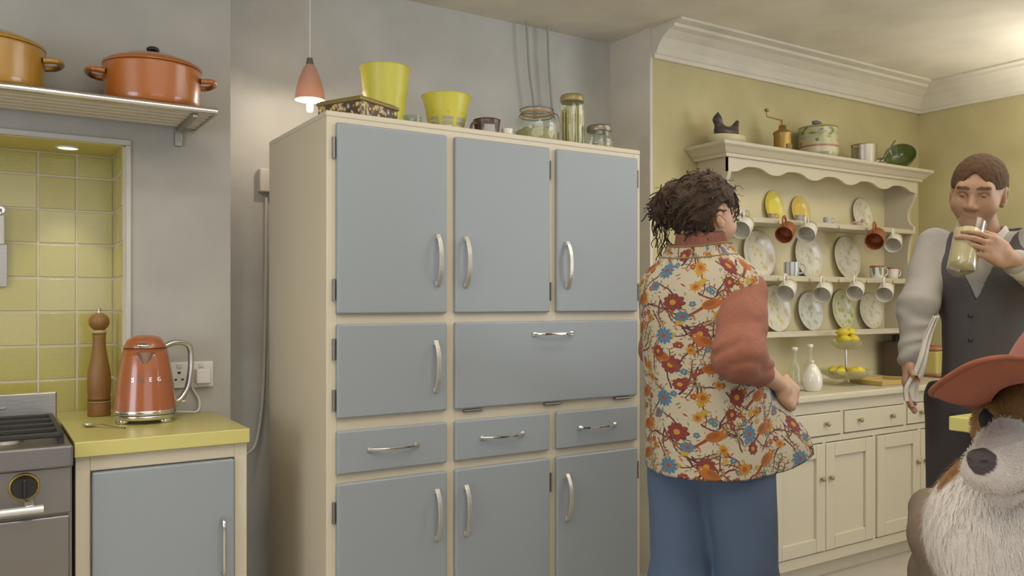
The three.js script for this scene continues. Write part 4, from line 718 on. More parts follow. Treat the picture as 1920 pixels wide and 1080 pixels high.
// ---------------------------------------------------------------- woman in the printed waistcoat
const vestPrint = canvasTex(1024, 1024, (c, S) => {
  c.fillStyle = '#cdc6b2'; c.fillRect(0, 0, S, S); seed = 91;
  const wrap = (x, y, fn) => { for (const dx of [-S, 0, S]) for (const dy of [-S, 0, S]) { if (x + dx < -220 || x + dx > S + 220 || y + dy < -220 || y + dy > S + 220) continue; c.save(); c.translate(x + dx, y + dy); fn(); c.restore(); } };
  const leafAt = (x, y, a, l, col) => wrap(x, y, () => { c.rotate(a); c.fillStyle = col; c.beginPath(); c.moveTo(0, 0); c.quadraticCurveTo(l * .5, -l * .32, l, 0); c.quadraticCurveTo(l * .5, l * .32, 0, 0); c.fill(); });
  const branch = (x, y, a, len) => { let px = x, py = y, an = a; for (let i = 0; i < 7; i++) { const nx = px + Math.cos(an) * len / 7, ny = py + Math.sin(an) * len / 7; const sx = px, sy = py, ex = nx - px, ey = ny - py; wrap(sx, sy, () => { c.strokeStyle = '#5c2a2c'; c.lineWidth = 13 - i; c.lineCap = 'round'; c.beginPath(); c.moveTo(0, 0); c.lineTo(ex, ey); c.stroke(); }); if (i > 1) { leafAt(nx, ny, an + 1.1, rr(26, 42), ['#8f9268', '#a5502f', '#7c855c', '#b5683e'][Math.floor(rnd() * 4)]); if (rnd() < .7) leafAt(nx, ny, an - 1.1, rr(24, 40), ['#8f9268', '#9c4a35', '#b98a62'][Math.floor(rnd() * 3)]); } px = nx; py = ny; an += rr(-.45, .45); } };
  const petals = (x, y, n, r, w, col, cc, cr, edge) => wrap(x, y, () => { for (let k = 0; k < n; k++) { c.save(); c.rotate(k * 6.283 / n + x); c.fillStyle = edge || col; c.beginPath(); c.ellipse(r * .58, 0, r * .45, w + 4, 0, 0, 7); c.fill(); c.fillStyle = col; c.beginPath(); c.ellipse(r * .56, 0, r * .38, w, 0, 0, 7); c.fill(); c.restore(); } c.fillStyle = cc; c.beginPath(); c.arc(0, 0, cr, 0, 7); c.fill(); });
  const star = (x, y, r) => wrap(x, y, () => { c.fillStyle = '#c08a24'; c.beginPath(); for (let k = 0; k <= 24; k++) { const R = k % 2 ? r * .5 : r * (k % 4 ? 1 : .8); c.lineTo(Math.cos(k * .2618) * R, Math.sin(k * .2618) * R); } c.fill(); c.fillStyle = '#a85f1c'; c.beginPath(); c.arc(0, 0, r * .28, 0, 7); c.fill(); });
  const bird = (x, y, s, a) => wrap(x, y, () => { c.scale(s, 1); c.rotate(a); c.strokeStyle = '#7c3a22'; c.lineWidth = 6; for (const k of [0, 26]) { c.beginPath(); c.moveTo(-6 + k, 30); c.lineTo(-8 + k, 66); c.stroke(); } c.fillStyle = '#8c4a24'; c.beginPath(); c.moveTo(50, 0); c.lineTo(150, 78); c.lineTo(138, 92); c.lineTo(40, 26); c.fill(); c.fillStyle = '#b56a20'; c.beginPath(); c.ellipse(0, 0, 74, 42, .22, 0, 7); c.fill(); c.fillStyle = '#9c5a22'; c.beginPath(); c.ellipse(18, -4, 48, 22, .4, 0, 7); c.fill(); c.fillStyle = '#b8702a'; c.beginPath(); c.arc(-62, -32, 27, 0, 7); c.fill(); c.fillStyle = '#6a3a26'; c.beginPath(); c.moveTo(-84, -42); c.lineTo(-122, -44); c.lineTo(-82, -26); c.fill(); c.fillStyle = '#d8c9a0'; c.beginPath(); c.arc(-66, -36, 6, 0, 7); c.fill(); });
  for (let i = 0; i < 60; i++) branch(rr(0, S), rr(0, S), rr(0, 6.28), rr(170, 300));
  for (let i = 0; i < 260; i++) leafAt(rr(0, S), rr(0, S), rr(0, 6.28), rr(24, 44), ['#9a9c72', '#7f8a66', '#a5502f', '#b97850', '#8b9aa4'][i % 5]);
  for (let i = 0; i < 60; i++) petals(rr(0, S), rr(0, S), 5, 24, 7, ['#8b4238', '#5d7f9c', '#c2a23c', '#a3572f'][i % 4], '#c9a642', 6);
  const G = 4, st = S / G; let q = 0; const kinds = [0, 1, 3, 2, 3, 2, 0, 1, 1, 0, 3, 2, 3, 2, 0, 1, 0];
  for (let j = 0; j < G; j++) for (let i = 0; i < G; i++) { const x = (i + .5 + (j % 2) * .3) * st + rr(-26, 26), y = (j + .5) * st + rr(-26, 26), k = kinds[q++]; if (k === 0) star(x, y, 74); else if (k === 1) petals(x, y, 9, 70, 17, '#8c3a34', '#c8962c', 22, '#6a2a2a'); else if (k === 2) petals(x, y, 11, 68, 12, '#56789a', '#a8502c', 17, '#7f9fb4'); else bird(x, y, i % 2 ? 1 : -1, rr(-.25, .25)); }
  for (const [x, y, d] of [[150, 700, 1], [640, 380, -1], [880, 820, 1]]) bird(x, y, d, .1);
  for (let j = 0; j < G; j++) for (let i = 0; i < G; i++) { const x = (i + (j % 2) * .3) * st + rr(-20, 20), y = j * st + rr(-20, 20), k = (i * 3 + j * 5) % 4; if (k === 0) petals(x, y, 8, 48, 12, '#8c3a34', '#c8962c', 16, '#6a2a2a'); else if (k === 1) star(x, y, 52); else if (k === 2) petals(x, y, 10, 40, 8, '#5f7f9a', '#a8502c', 12); else star(x, y, 50); }
});
{
  const base = V(1.767, 0, -1.742), HB = 70 * DEG, B = frameOf(HB), L = (r, u, f) => base.clone().addScaledVector(B.r, r).addScaledVector(B.f, f).add(V(0, u, 0));
  const p = thing('person', 'woman seen from behind in a flower-and-bird print waistcoat over a coral jumper', 'person', base);
  const skin = lin(0xb08a6c), skinC = () => skin;
  const shR = L(.138, 1.325, .0), elR = at(1384, 668, 2.2), wrR = at(1462, 722, 2.38), shL = L(-.12, 1.345, 0), elL = at(1232, 655, 2.6), wrL = at(1310, 715, 2.84);
  const HF = frameOf(90 * DEG, -6 * DEG, 0), HC = at(1322, 410, 2.42);
  const nb = L(.0, 1.42, -.01), nt = HC.clone().addScaledVector(HF.u, -.05).addScaledVector(HF.f, -.03);
  const hip = s => L(s * .085 + .03, .84, .0), knee = s => L(s * .095 + .03, .47, .03 + s * .03), ank = s => L(s * .1 + .03, .085, s * .05 - .02);
  // skin: trunk and limbs, head and hands
  const trunk = blend([cap(L(.02, .88, 0), L(0, 1.18, 0), .1, .09), cap(L(-.07, 1.3, 0), L(.07, 1.3, 0), .085), cap(nb, nt, .05, .046), cap(shR, elR, .036, .032), cap(elR, wrR, .036, .025), cap(shL, elL, .034, .03), cap(elL, wrL, .03, .025), ...[-1, 1].flatMap(s => [cap(hip(s), knee(s), .075, .05), cap(knee(s), ank(s), .048, .032)])], .04);
  const [lo, hi] = bounds([ank(1), ank(-1), elR, elL, wrR, wrL, nt, L(.2, 1, -.12), L(-.2, 1, .12)], .1);
  const hf = headField(), hw = inFrame(hf, HC, HF), neck = cap(nb, nt, .05, .048), hcol = headColor(skin, lin(0x9a5c4c), lin(0x2a1c14), lin(0x2c1d15));
  const headG = sdfMesh(hf, V(-.11, -.13, -.13), V(.11, .15, .14), .004, { color: hcol }); headG.applyMatrix4(new THREE.Matrix4().makeBasis(HF.r, HF.u, HF.f.clone()).setPosition(HC));
  // makeBasis(right, up, forward) is left handed; turn the faces back
  const flip = g => { const q = g.index.array; for (let i = 0; i < q.length; i += 3) { const t = q[i]; q[i] = q[i + 1]; q[i + 1] = t; } return g; };
  flip(headG); headG.translate(-HC.x, -HC.y, -HC.z).scale(.93, .93, .93).translate(HC.x, HC.y, HC.z);
  const handR = handGeo({ wrist: wrR, dir: at(1500, 758, 2.44).sub(wrR), back: V(-.62, .55, .75), left: false, curl: [.55, .6, .66, .72], thumbCurl: .55, color: skin, size: .95 });
  const handL = handGeo({ wrist: wrL, dir: wrL.clone().sub(elL), back: V(0, 1, .2), left: true, curl: [.5, .5, .55, .6], color: skin, size: .95 });
  const skinMat = phys(0xffffff, .55, { vertexColors: true, sheen: .2, bumpMap: rep(FINE, 3), bumpScale: .0004 });
  const body = part('body', place(joinGeo([sdfMesh(trunk, lo, hi, .013, { color: skinC }), headG, handR, handL]), base), skinMat, p);
  // hair: swept up, with loose curls
  {
    const A = (x, y, t, r) => ell(at(x, y, t), r, r, r), list = [A(1292, 390, 2.43, .074), ell(HC.clone().addScaledVector(HF.u, .034).addScaledVector(HF.f, -.016), .086, .1, .102, [HF.r, HF.u, HF.f]), A(1258, 392, 2.46, .056), A(1248, 384, 2.45, .034), A(1266, 368, 2.43, .045), A(1296, 360, 2.41, .036), A(1332, 358, 2.41, .034), A(1356, 360, 2.43, .026), A(1308, 438, 2.44, .046), A(1288, 424, 2.44, .038), A(1243, 404, 2.46, .03)];
    const raw = blend(list, .013), ear = HC.clone().addScaledVector(HF.r, .09).addScaledVector(HF.f, .004).addScaledVector(HF.u, -.008), es = ell(ear, .045, .052, .044, [HF.r, HF.u, HF.f]);
    const face = inFrame((x, y, z) => Math.max(.02 - z + Math.max(0, y - .02) * .9, y - .088), HC, HF), low = inFrame((x, y, z) => y + .075, HC, HF);
    const f = (x, y, z) => { let d = raw(x, y, z) + .006 * noise3(x * 55, y * 55, z * 55) + .003 * noise3(x * 130, y * 90, z * 130); d = Math.max(d, -face(x, y, z), -es(x, y, z)); return d; };
    const [a, b] = bounds(list.length ? [at(1230, 330, 2.42), at(1390, 450, 2.42), HC.clone().addScalar(.1), HC.clone().addScalar(-.1), at(1240, 400, 2.5), at(1240, 400, 2.36)] : [], .05);
    const hg = sdfMesh(f, a, b, .0048); for (const k of Object.keys(hg.attributes)) if (k === 'color') hg.deleteAttribute(k);
    const strands = []; seed = 17; const P = hg.attributes.position, NN = hg.attributes.normal;
    for (let i = 0; i < 240; i++) { const q = Math.floor(rnd() * P.count), pt = V(P.getX(q), P.getY(q), P.getZ(q)), n = V(NN.getX(q), NN.getY(q), NN.getZ(q)); if (n.y < -.3) continue; const d = n.clone().multiplyScalar(.5).add(V(rr(-1, 1), rr(-.3, .9), rr(-1, 1))).normalize(); strands.push(hairStrand(pt.addScaledVector(n, -.004), d, rr(.015, .04), rr(.0006, .001), rr(.004, .011), rr(.4, 1.1), 6)); }
    for (let i = 0; i < 520; i++) { const q = Math.floor(rnd() * P.count), pt = V(P.getX(q), P.getY(q), P.getZ(q)), n = V(NN.getX(q), NN.getY(q), NN.getZ(q)); if (n.y < -.6) continue; const d = at(1262, 395, 2.45).sub(pt).addScaledVector(V(rr(-1, 1), rr(-1, 1), rr(-1, 1)), .08); d.addScaledVector(n, -d.dot(n)).normalize(); strands.push(hairStrand(pt.addScaledVector(n, -.001), d, rr(.03, .06), rr(.0016, .003), rr(.003, .007), rr(.7, 1.6), 9)); }
    for (const [x, y, x2, y2, t] of [[1244, 415, 1238, 470, 2.46], [1250, 410, 1248, 462, 2.44], [1238, 410, 1230, 450, 2.47], [1247, 420, 1252, 448, 2.45], [1370, 352, 1384, 392, 2.46], [1362, 350, 1378, 380, 2.43], [1372, 360, 1380, 400, 2.47]]) { const s0 = at(x, y, t), d = at(x2, y2, t).sub(s0); for (let k = 0; k < 4; k++) strands.push(hairStrand(s0.clone().add(V(rr(-.006, .006), 0, rr(-.006, .006))), d.clone().normalize(), d.length(), .0014, rr(.005, .012), 1.6, 14)); }
    for (let k = 0; k < 26; k++) { const a0 = at(rr(1330, 1368), rr(342, 356), rr(2.38, 2.46)), e0 = at(rr(1368, 1386), rr(372, 402), rr(2.4, 2.5)), m = at(rr(1366, 1382), rr(338, 356), rr(2.38, 2.48)); strands.push(new THREE.TubeGeometry(new THREE.QuadraticBezierCurve3(a0, m, e0), 12, .0013, 4)); }
    part('hair', place(joinGeo([hg.toNonIndexed(), ...strands.map(s => s.toNonIndexed())]), base), std(0x3b2919, .92, { bumpMap: rep(FINE, 5), bumpScale: .001 }), p, 'dark brown curly hair pinned up');
  }
  const fuzzy = (hex, o = {}) => phys(hex, .9, { sheen: .5, sheenRoughness: .6, sheenColor: new THREE.Color(hex).lerp(new THREE.Color(0xffffff), .3), bumpMap: rep(FINE, 6), bumpScale: .0035, ...o });
  // jumper
  {
    const cuffR = elR.clone().lerp(wrR, .46), mid = shR.clone().lerp(elR, .5);
    const sleeve = blend([cap(shR, mid, .062, .062), cap(mid, elR, .06, .064), cap(elR, cuffR, .064, .048)], .04);
    const tor = blend([cap(L(.01, .95, 0), L(0, 1.2, 0), .12, .11), cap(L(-.08, 1.31, 0), L(.08, 1.31, 0), .095), cap(L(0, 1.4, -.005), L(0, 1.45, -.005), .066, .06)], .05);
    const sl = blend([cap(shL, elL, .05, .052), cap(elL, wrL, .05, .036)], .03);
    const ax = elR.clone().sub(shR).normalize();
    const f = (x, y, z) => { const s = (x - shR.x) * ax.x + (y - shR.y) * ax.y + (z - shR.z) * ax.z, wob = noise3(x * 11, y * 11, z * 11); const sw = s + .03 * wob + (x - shR.x) * .45 - (y - shR.y) * .1, cr = (c, w) => Math.exp(-(((sw - c) / w) ** 2)), am = k => clamp(.5 + 1.1 * noise3(x * 13 + k, y * 13, z * 13)); const fold = .009 * cr(.1, .012) * am(1) + .01 * cr(.17, .013) * am(5) + .007 * cr(.225, .012) * am(9); return Math.min(smin(sleeve(x, y, z) + fold, tor(x, y, z), .03), sl(x, y, z) + .004 * wob) + .0012 * noise3(x * 160, y * 160, z * 160); };
    const [a, b] = bounds([shR, elR, cuffR, shL, elL, wrL, L(0, .9, .1), L(0, 1.45, -.1)], .09);
    const wool = fuzzy(0x90573f), g = sdfMesh(f, a, b, .0085, { uv: (x, y, z) => [(x * .7 + z * .7) * 5, y * 5] });
    const jm = part('jumper', place(g, base), wool, p, 'coral orange fuzzy knitted jumper');
    // ribbed roll neck
    const n = 150, m = 12, pos = [], ind = [], c0 = L(.005, 1.425, .0), ax2 = nt.clone().sub(nb).normalize().lerp(V(0, 1, 0), .35).normalize(), e1 = B.r.clone().addScaledVector(ax2, -B.r.dot(ax2)).normalize(), e2 = ax2.clone().cross(e1);
    for (let j = 0; j <= m; j++) { const v = j / m, h = -.02 + .1 * Math.min(v, .72) / .72 - Math.max(0, v - .72) * .1, R = v < .72 ? mix(.092, .068, Math.pow(v / .72, .7)) : mix(.068, .054, (v - .72) / .28); for (let i = 0; i <= n; i++) { const q = i / n * Math.PI * 2, r = R + .0022 * Math.sin(i / n * Math.PI * 2 * 38); const P = c0.clone().addScaledVector(ax2, h).addScaledVector(e1, Math.cos(q) * r).addScaledVector(e2, Math.sin(q) * r * .95); pos.push(P.x, P.y, P.z); } }
    for (let j = 0; j < m; j++) for (let i = 0; i < n; i++) { const k = j * (n + 1) + i; ind.push(k, k + n + 1, k + 1, k + 1, k + n + 1, k + n + 2); }
    const cg = new THREE.BufferGeometry(); cg.setAttribute('position', new THREE.Float32BufferAttribute(pos, 3)); cg.setAttribute('uv', new THREE.Float32BufferAttribute(pos.flatMap((v, i) => i % 3 === 0 ? [pos[i] * 8, pos[i + 1] * 8] : []), 2)); cg.setIndex(ind); cg.computeVertexNormals();
    part('roll_neck', place(cg, base), fuzzy(0x9c6250, { side: THREE.DoubleSide }), p);
  }
  // waistcoat: a shell open at the front
  {
    const rows = [[.818, .183, .165, .034], [.88, .181, .158, .03], [.98, .177, .148, .022], [1.1, .176, .14, .01], [1.22, .182, .13, 0], [1.31, .186, .122, 0], [1.355, .182, .113, 0], [1.388, .16, .104, 0], [1.415, .125, .096, 0], [1.438, .1, .09, 0], [1.462, .088, .084, 0]];
    const ringAt = v => { const q = v * (rows.length - 1), i = Math.min(rows.length - 2, Math.floor(q)), t = q - i, a = rows[Math.max(0, i - 1)], b = rows[i], c = rows[i + 1], d = rows[Math.min(rows.length - 1, i + 2)]; return b.map((_, k) => .5 * ((2 * b[k]) + (-a[k] + c[k]) * t + (2 * a[k] - 5 * b[k] + 4 * c[k] - d[k]) * t * t + (-a[k] + 3 * b[k] - 3 * c[k] + d[k]) * t * t * t)); };
    const n = 120, m = 64, A0 = -168, A1 = 168, outer = [], inner = [], uvs = [], sc = .36;
    for (let j = 0; j <= m; j++) { const [y, a, b, r0] = ringAt(j / m); for (let i = 0; i <= n; i++) {
      const deg = mix(A0, A1, i / n), q = deg * DEG, ct = Math.cos(q), st = Math.sin(q), e = .86; let r = Math.sign(st) * Math.pow(Math.abs(st), e) * a, f = -Math.sign(ct) * Math.pow(Math.abs(ct), e) * b, yy = y;
      const fold = .0045 * noise3(deg * .035, y * 5, 2) + .003 * noise3(deg * .09, y * 9, 7) + .004 * Math.sin(deg * .11 + y * 3) * sstep(1.05, .8, y); r *= 1 + fold / a; f *= 1 + fold / b;
      const fl = sstep(88, 150, deg) * sstep(1.12, .84, y); r += fl * .095; f += fl * .10; yy += fl * .035;
      const fl2 = sstep(60, 100, deg) * sstep(1.0, .8, y); r += fl2 * .012;
      const P = L(r + r0, yy - .006 * Math.cos(q * 2), f); outer.push(P); const nn = V(0, 0, 0).addScaledVector(B.r, st).addScaledVector(B.f, -ct); inner.push(P.clone().addScaledVector(nn, -.009)); uvs.push(deg * DEG * .162 / sc, yy / sc);
    } }
    const pos = [], uv = [], ind = [], K = (n + 1) * (m + 1); for (const P of [...outer, ...inner]) pos.push(P.x - base.x, P.y, P.z - base.z); uv.push(...uvs, ...uvs);
    const Q = (a, b, c, d) => ind.push(a, b, c, a, c, d), id = (j, i, s = 0) => s * K + j * (n + 1) + i;
    for (let j = 0; j < m; j++) for (let i = 0; i < n; i++) { Q(id(j, i), id(j + 1, i), id(j + 1, i + 1), id(j, i + 1)); Q(id(j, i, 1), id(j, i + 1, 1), id(j + 1, i + 1, 1), id(j + 1, i, 1)); }
    for (let i = 0; i < n; i++) { Q(id(0, i), id(0, i + 1), id(0, i + 1, 1), id(0, i, 1)); Q(id(m, i), id(m, i, 1), id(m, i + 1, 1), id(m, i + 1)); }
    for (let j = 0; j < m; j++) { Q(id(j, 0), id(j, 0, 1), id(j + 1, 0, 1), id(j + 1, 0)); Q(id(j, n), id(j + 1, n), id(j + 1, n, 1), id(j, n, 1)); }
    const g = new THREE.BufferGeometry(); g.setAttribute('position', new THREE.Float32BufferAttribute(pos, 3)); g.setAttribute('uv', new THREE.Float32BufferAttribute(uv, 2)); g.setIndex(ind); g.computeVertexNormals();
    const vest = part('waistcoat', g, std(0xc8c2b6, .85, { map: vestPrint, bumpMap: rep(FINE, 4), bumpScale: .0008, side: THREE.DoubleSide }), p, 'cream waistcoat printed with orange birds, flowers and twigs');
    const collar = []; for (let i = 0; i <= n; i++) collar.push(outer[m * (n + 1) + i].clone().sub(base)); part('neck_binding', tube(collar, .0035, 120, 6), std(0x7a5a34, .8), vest);
    const yoke = []; const jy = 55; for (let i = 26; i <= 94; i++) { const q = outer[jy * (n + 1) + i].clone().sub(base); yoke.push(q); } part('yoke_seam', tube(yoke, .0022, 90, 6), std(0x75684a, .8), vest);

  }
  { // jeans and shoes
    const f0 = blend([cap(L(-.03, .86, 0), L(.085, .86, 0), .108), ...[-1, 1].flatMap(s => [cap(hip(s), knee(s), .105, .085), cap(knee(s), ank(s), .085, .075)])], .03);
    const f = (x, y, z) => Math.max(f0(x, y, z) + .004 * noise3(x * 14, y * 9, z * 14), y - .95, .07 - y);
    const [a, b] = bounds([ank(1), ank(-1), L(-.1, .95, -.1), L(.16, .95, .1), knee(1), knee(-1)], .14);
    part('jeans', place(sdfMesh(f, a, b, .011, { uv: (x, y, z) => [(x + z) * 6, y * 6] }), base), std(0x4d5d74, .85, { bumpMap: rep(FINE, 4), bumpScale: .0012 }), p, 'blue denim jeans');
    for (const s of [-1, 1]) { const k = ank(s), t = k.clone().addScaledVector(B.f, .14); const sf = blend([cap(V(k.x, .06, k.z), V(t.x, .045, t.z), .048, .04), cap(V(k.x, .04, k.z).addScaledVector(B.f, -.04), V(t.x, .03, t.z), .035)], .03); const [c, d] = bounds([V(k.x, 0, k.z), V(t.x, .1, t.z)], .1); part('shoe', place(sdfMesh((x, y, z) => Math.max(sf(x, y, z), .001 - y), c, d, .009), base), std(0x5a4a3c, .6), p); }
  }
}

// ---------------------------------------------------------------- man drinking, in the dark waistcoat
{
  const base = V(3.067, 0, -1.6), HB = 257 * DEG, B = frameOf(HB), L = (r, u, f) => base.clone().addScaledVector(B.r, r).addScaledVector(B.f, f).add(V(0, u, 0));
  const p = thing('person', 'man in a dark waistcoat and pale shirt drinking from a tall glass', 'person', base);
  const skin = lin(0x9a7558);
  const shR = L(.175, 1.505, 0), elR = at(1722, 572, 3.0), wrR = at(1706, 678, 2.95), shL = L(-.18, 1.515, .0), elL = at(1990, 545, 2.86), wrL = at(1893, 484, 2.69);
  const HC = at(1833, 368, 2.97), HF = frameOf(252 * DEG, -14 * DEG, -7 * DEG);
  const nb = L(0, 1.49, -.01), nt = HC.clone().addScaledVector(HF.u, -.06).addScaledVector(HF.f, -.03);
  const hip = s => L(s * .095, .93, 0), knee = s => L(s * .11, .51, .03), ank = s => L(s * .12, .09, -.01);
  const trunk = blend([cap(L(0, .96, 0), L(0, 1.25, 0), .11, .11), cap(L(-.09, 1.4, 0), L(.09, 1.4, 0), .1), cap(nb, nt, .058, .054), cap(shR, elR, .036, .03), cap(elR, wrR, .03, .028), cap(shL, elL, .036, .03), cap(elL, wrL, .03, .028), ...[-1, 1].flatMap(s => [cap(hip(s), knee(s), .08, .055), cap(knee(s), ank(s), .052, .036)])], .04);
  const [lo, hi] = bounds([ank(1), ank(-1), elR, elL, wrR, wrL, nt, L(.2, 1, -.12), L(-.2, 1, .12)], .1);
  const hf = headField(), hcol = headColor(skin, lin(0x8a5a48), lin(0x2b2018), lin(0x4a3420));
  const headG = sdfMesh(hf, V(-.11, -.13, -.13), V(.11, .15, .14), .004, { color: hcol });
  const turn = (g, F, o) => { g.applyMatrix4(new THREE.Matrix4().makeBasis(F.r, F.u, F.f).setPosition(o)); const q = g.index.array; for (let i = 0; i < q.length; i += 3) { const t = q[i]; q[i] = q[i + 1]; q[i + 1] = t; } return g; };
  turn(headG, HF, HC); const HS = 1.06; headG.translate(-HC.x, -HC.y, -HC.z).scale(HS, HS, HS).translate(HC.x, HC.y, HC.z);
  const gb = at(1802, 507, 2.68), gt = at(1821, 420, 2.76);
  const toCam = gb.clone().negate().setY(0).normalize();
  const handL = handGeo({ wrist: wrL, dir: at(1806, 436, 2.64).sub(wrL), back: toCam.clone().multiplyScalar(.95).add(V(.12, .3, .1)), left: true, curl: [.42, .46, .5, .55], thumbCurl: .75, spread: .03, color: skin, size: 1.02 });
  const handR = handGeo({ wrist: wrR, dir: wrR.clone().sub(elR), back: B.r.clone().addScaledVector(B.f, .3), left: false, curl: [.22, .25, .28, .3], thumbCurl: .2, stub: .03, color: skin });
  part('body', place(joinGeo([sdfMesh(trunk, lo, hi, .013, { color: () => skin }), headG, handL, handR]), base), phys(0xffffff, .55, { vertexColors: true, bumpMap: rep(FINE, 3), bumpScale: .0004 }), p);
  { // short hair with a receding front
    const cap0 = ell(V(0, .042, -.016), .0855, .1, .106), f = (x, y, z) => { const edge = .068 + .022 * Math.cos(x * 46) - Math.abs(x) * .25 - (z - .05) * .1; const front = Math.max(z - .0 - .02 * sstep(.05, .09, y), edge - y) ; const side = Math.max(.03 - y - (z < .0 ? .09 : 0) + Math.max(0, z + .02) * 1.2, -1); let d = cap0(x, y, z) + .0022 * noise3(x * 120, y * 60, z * 120); d = Math.max(d, Math.min(edge - y, .0 - (-z) - .015 < 0 ? -1 : edge - y) * .6); if (z > -.015) d = Math.max(d, (edge - y) * .7); else d = Math.max(d, (-.055 - y) * .7); return d; };
    const g = turn(sdfMesh(f, V(-.11, -.1, -.14), V(.11, .16, .12), .0042), HF, HC); g.translate(-HC.x, -HC.y, -HC.z).scale(HS, HS, HS).translate(HC.x, HC.y, HC.z);
    part('hair', place(g, base), std(0x4a3216, .92, { bumpMap: rep(FINE, 8), bumpScale: .0015 }), p, 'short brown hair');
  }
  { // shirt
    const cuffR = elR.clone().lerp(wrR, .93), cuffL = elL.clone().lerp(wrL, .86);
    const tor = blend([cap(L(0, 1.0, 0), L(0, 1.25, 0), .122, .125), cap(L(-.1, 1.4, 0), L(.1, 1.4, 0), .112), cap(L(-.13, 1.5, -.01), L(.13, 1.5, -.01), .05)], .05);
    const aR = blend([cap(shR, elR, .068, .064), cap(elR, cuffR, .064, .046)], .04), aL = blend([cap(shL, elL, .07, .066), cap(elL, cuffL, .064, .044)], .04);
    const f = (x, y, z) => { const w = noise3(x * 9, y * 16, z * 9); return smin(smin(tor(x, y, z), aR(x, y, z) + .007 * w + .003 * Math.sin(y * 90 + w * 4) * sstep(1.4, 1.2, y), .03), aL(x, y, z) + .006 * w, .03); };
    const [a, b] = bounds([shR, elR, cuffR, shL, elL, cuffL, L(0, .95, .1), L(0, 1.5, -.1)], .09);
    const cotton = std(0x969086, .85, { bumpMap: rep(FINE, 5), bumpScale: .001 });
    const sh = part('shirt', place(sdfMesh(f, a, b, .0105), base), cotton, p, 'pale grey-white long-sleeved shirt');
    // open collar: two wings round the neck
    const ax = nt.clone().sub(nb).normalize(), c0 = nb.clone().addScaledVector(ax, .035), e1 = B.r.clone().addScaledVector(ax, -B.r.dot(ax)).normalize(), e2 = e1.clone().cross(ax).normalize().multiplyScalar(1), pos = [], ind = [], n = 40, fw = e2.dot(B.f) > 0 ? 1 : -1;
    for (let i = 0; i <= n; i++) { const q = mix(-2.55, 2.55, i / n), wing = sstep(1.6, 2.5, Math.abs(q)); for (const [h, R] of [[-.04, .082], [.028 - wing * .02, .071], [.034 - wing * .022, .075], [-.02 - wing * .035, .092 + wing * .012]]) { const P = c0.clone().addScaledVector(ax, h).addScaledVector(e1, Math.sin(q) * R).addScaledVector(e2, -fw * Math.cos(q) * R).sub(base); pos.push(P.x, P.y, P.z); } }
    for (let i = 0; i < n; i++) for (let k = 0; k < 3; k++) { const a0 = i * 4 + k; ind.push(a0, a0 + 4, a0 + 1, a0 + 1, a0 + 4, a0 + 5); }
    const cg = new THREE.BufferGeometry(); cg.setAttribute('position', new THREE.Float32BufferAttribute(pos, 3)); cg.setIndex(ind); cg.computeVertexNormals(); cg.setAttribute('uv', new THREE.Float32BufferAttribute(new Float32Array(pos.length / 3 * 2), 2));
    part('collar', place(cg, V(0, 0, 0)), std(0xb4aca0, .8, { side: THREE.DoubleSide }), sh, 'white open shirt collar');
    part('cuff', place(orient(cyl(.047, .044, .055, 0, 0, 0, 24), elL.clone().lerp(wrL, .72), wrL), base), std(0xb8b0a2, .8), sh);
  }
  const dark = std(0x46403e, .9, { bumpMap: rep(FINE, 5), bumpScale: .0015 });
  { // waistcoat with a V neck
    const tor = blend([cap(L(0, .99, 0), L(0, 1.25, 0), .145, .142), cap(L(-.085, 1.38, 0), L(.085, 1.38, 0), .132), cap(L(-.11, 1.5, -.012), L(.11, 1.5, -.012), .06, .06)], .05);
    const f = (x, y, z) => { const px = x - base.x, pz = z - base.z, r = px * B.r.x + pz * B.r.z, ff = px * B.f.x + pz * B.f.z; let d = tor(x, y, z) + .003 * noise3(x * 10, y * 10, z * 10); const vneck = ff > 0 ? Math.abs(r) - (y - 1.3) * .42 : 1; d = Math.max(d, -vneck * .8, Math.abs(r) - .158 - sstep(1.35, 1.1, y) * .03, .9 - y, y - 1.575); return d; };
    const [a, b] = bounds([L(-.2, .9, -.18), L(.2, 1.58, .18), L(.2, .9, -.18), L(-.2, 1.5, .18)], .05);
    const w = part('waistcoat', place(sdfMesh(f, a, b, .0095), base), dark, p, 'dark charcoal waistcoat');
    for (let i = 0; i < 4; i++) part('button', ball(.008, 0, 0, 0, 1, 1, .5, 12).rotateY(-HB + Math.PI).translate(L(.012, 1.25 - i * .085, .149).x - base.x, 1.25 - i * .085, L(.012, 1.25, .149).z - base.z), M.black, w);
  }
  { const f0 = blend([cap(L(-.06, .93, 0), L(.06, .93, 0), .135), ...[-1, 1].flatMap(s => [cap(hip(s), knee(s), .11, .085), cap(knee(s), ank(s), .085, .072)])], .03);
    const f = (x, y, z) => Math.max(f0(x, y, z) + .004 * noise3(x * 12, y * 8, z * 12), y - 1.0, .06 - y); const [a, b] = bounds([ank(1), ank(-1), L(-.15, 1, -.1), L(.15, 1, .1)], .13);
    part('trousers', place(sdfMesh(f, a, b, .012), base), std(0x3d3836, .9, { bumpMap: rep(FINE, 5), bumpScale: .001 }), p, 'dark trousers');
    for (const s of [-1, 1]) { const k = ank(s), t = k.clone().addScaledVector(B.f, .17); const sf = blend([cap(V(k.x, .06, k.z), V(t.x, .045, t.z), .052, .044), cap(V(k.x, .04, k.z).addScaledVector(B.f, -.04), V(t.x, .03, t.z), .04)], .03); const [c, d] = bounds([V(k.x, 0, k.z), V(t.x, .1, t.z)], .1); part('shoe', place(sdfMesh((x, y, z) => Math.max(sf(x, y, z), .001 - y), c, d, .01), base), M.black, p); } }
  // the glass in his raised hand
  const up = gt.clone().sub(gb), hgt = up.length();
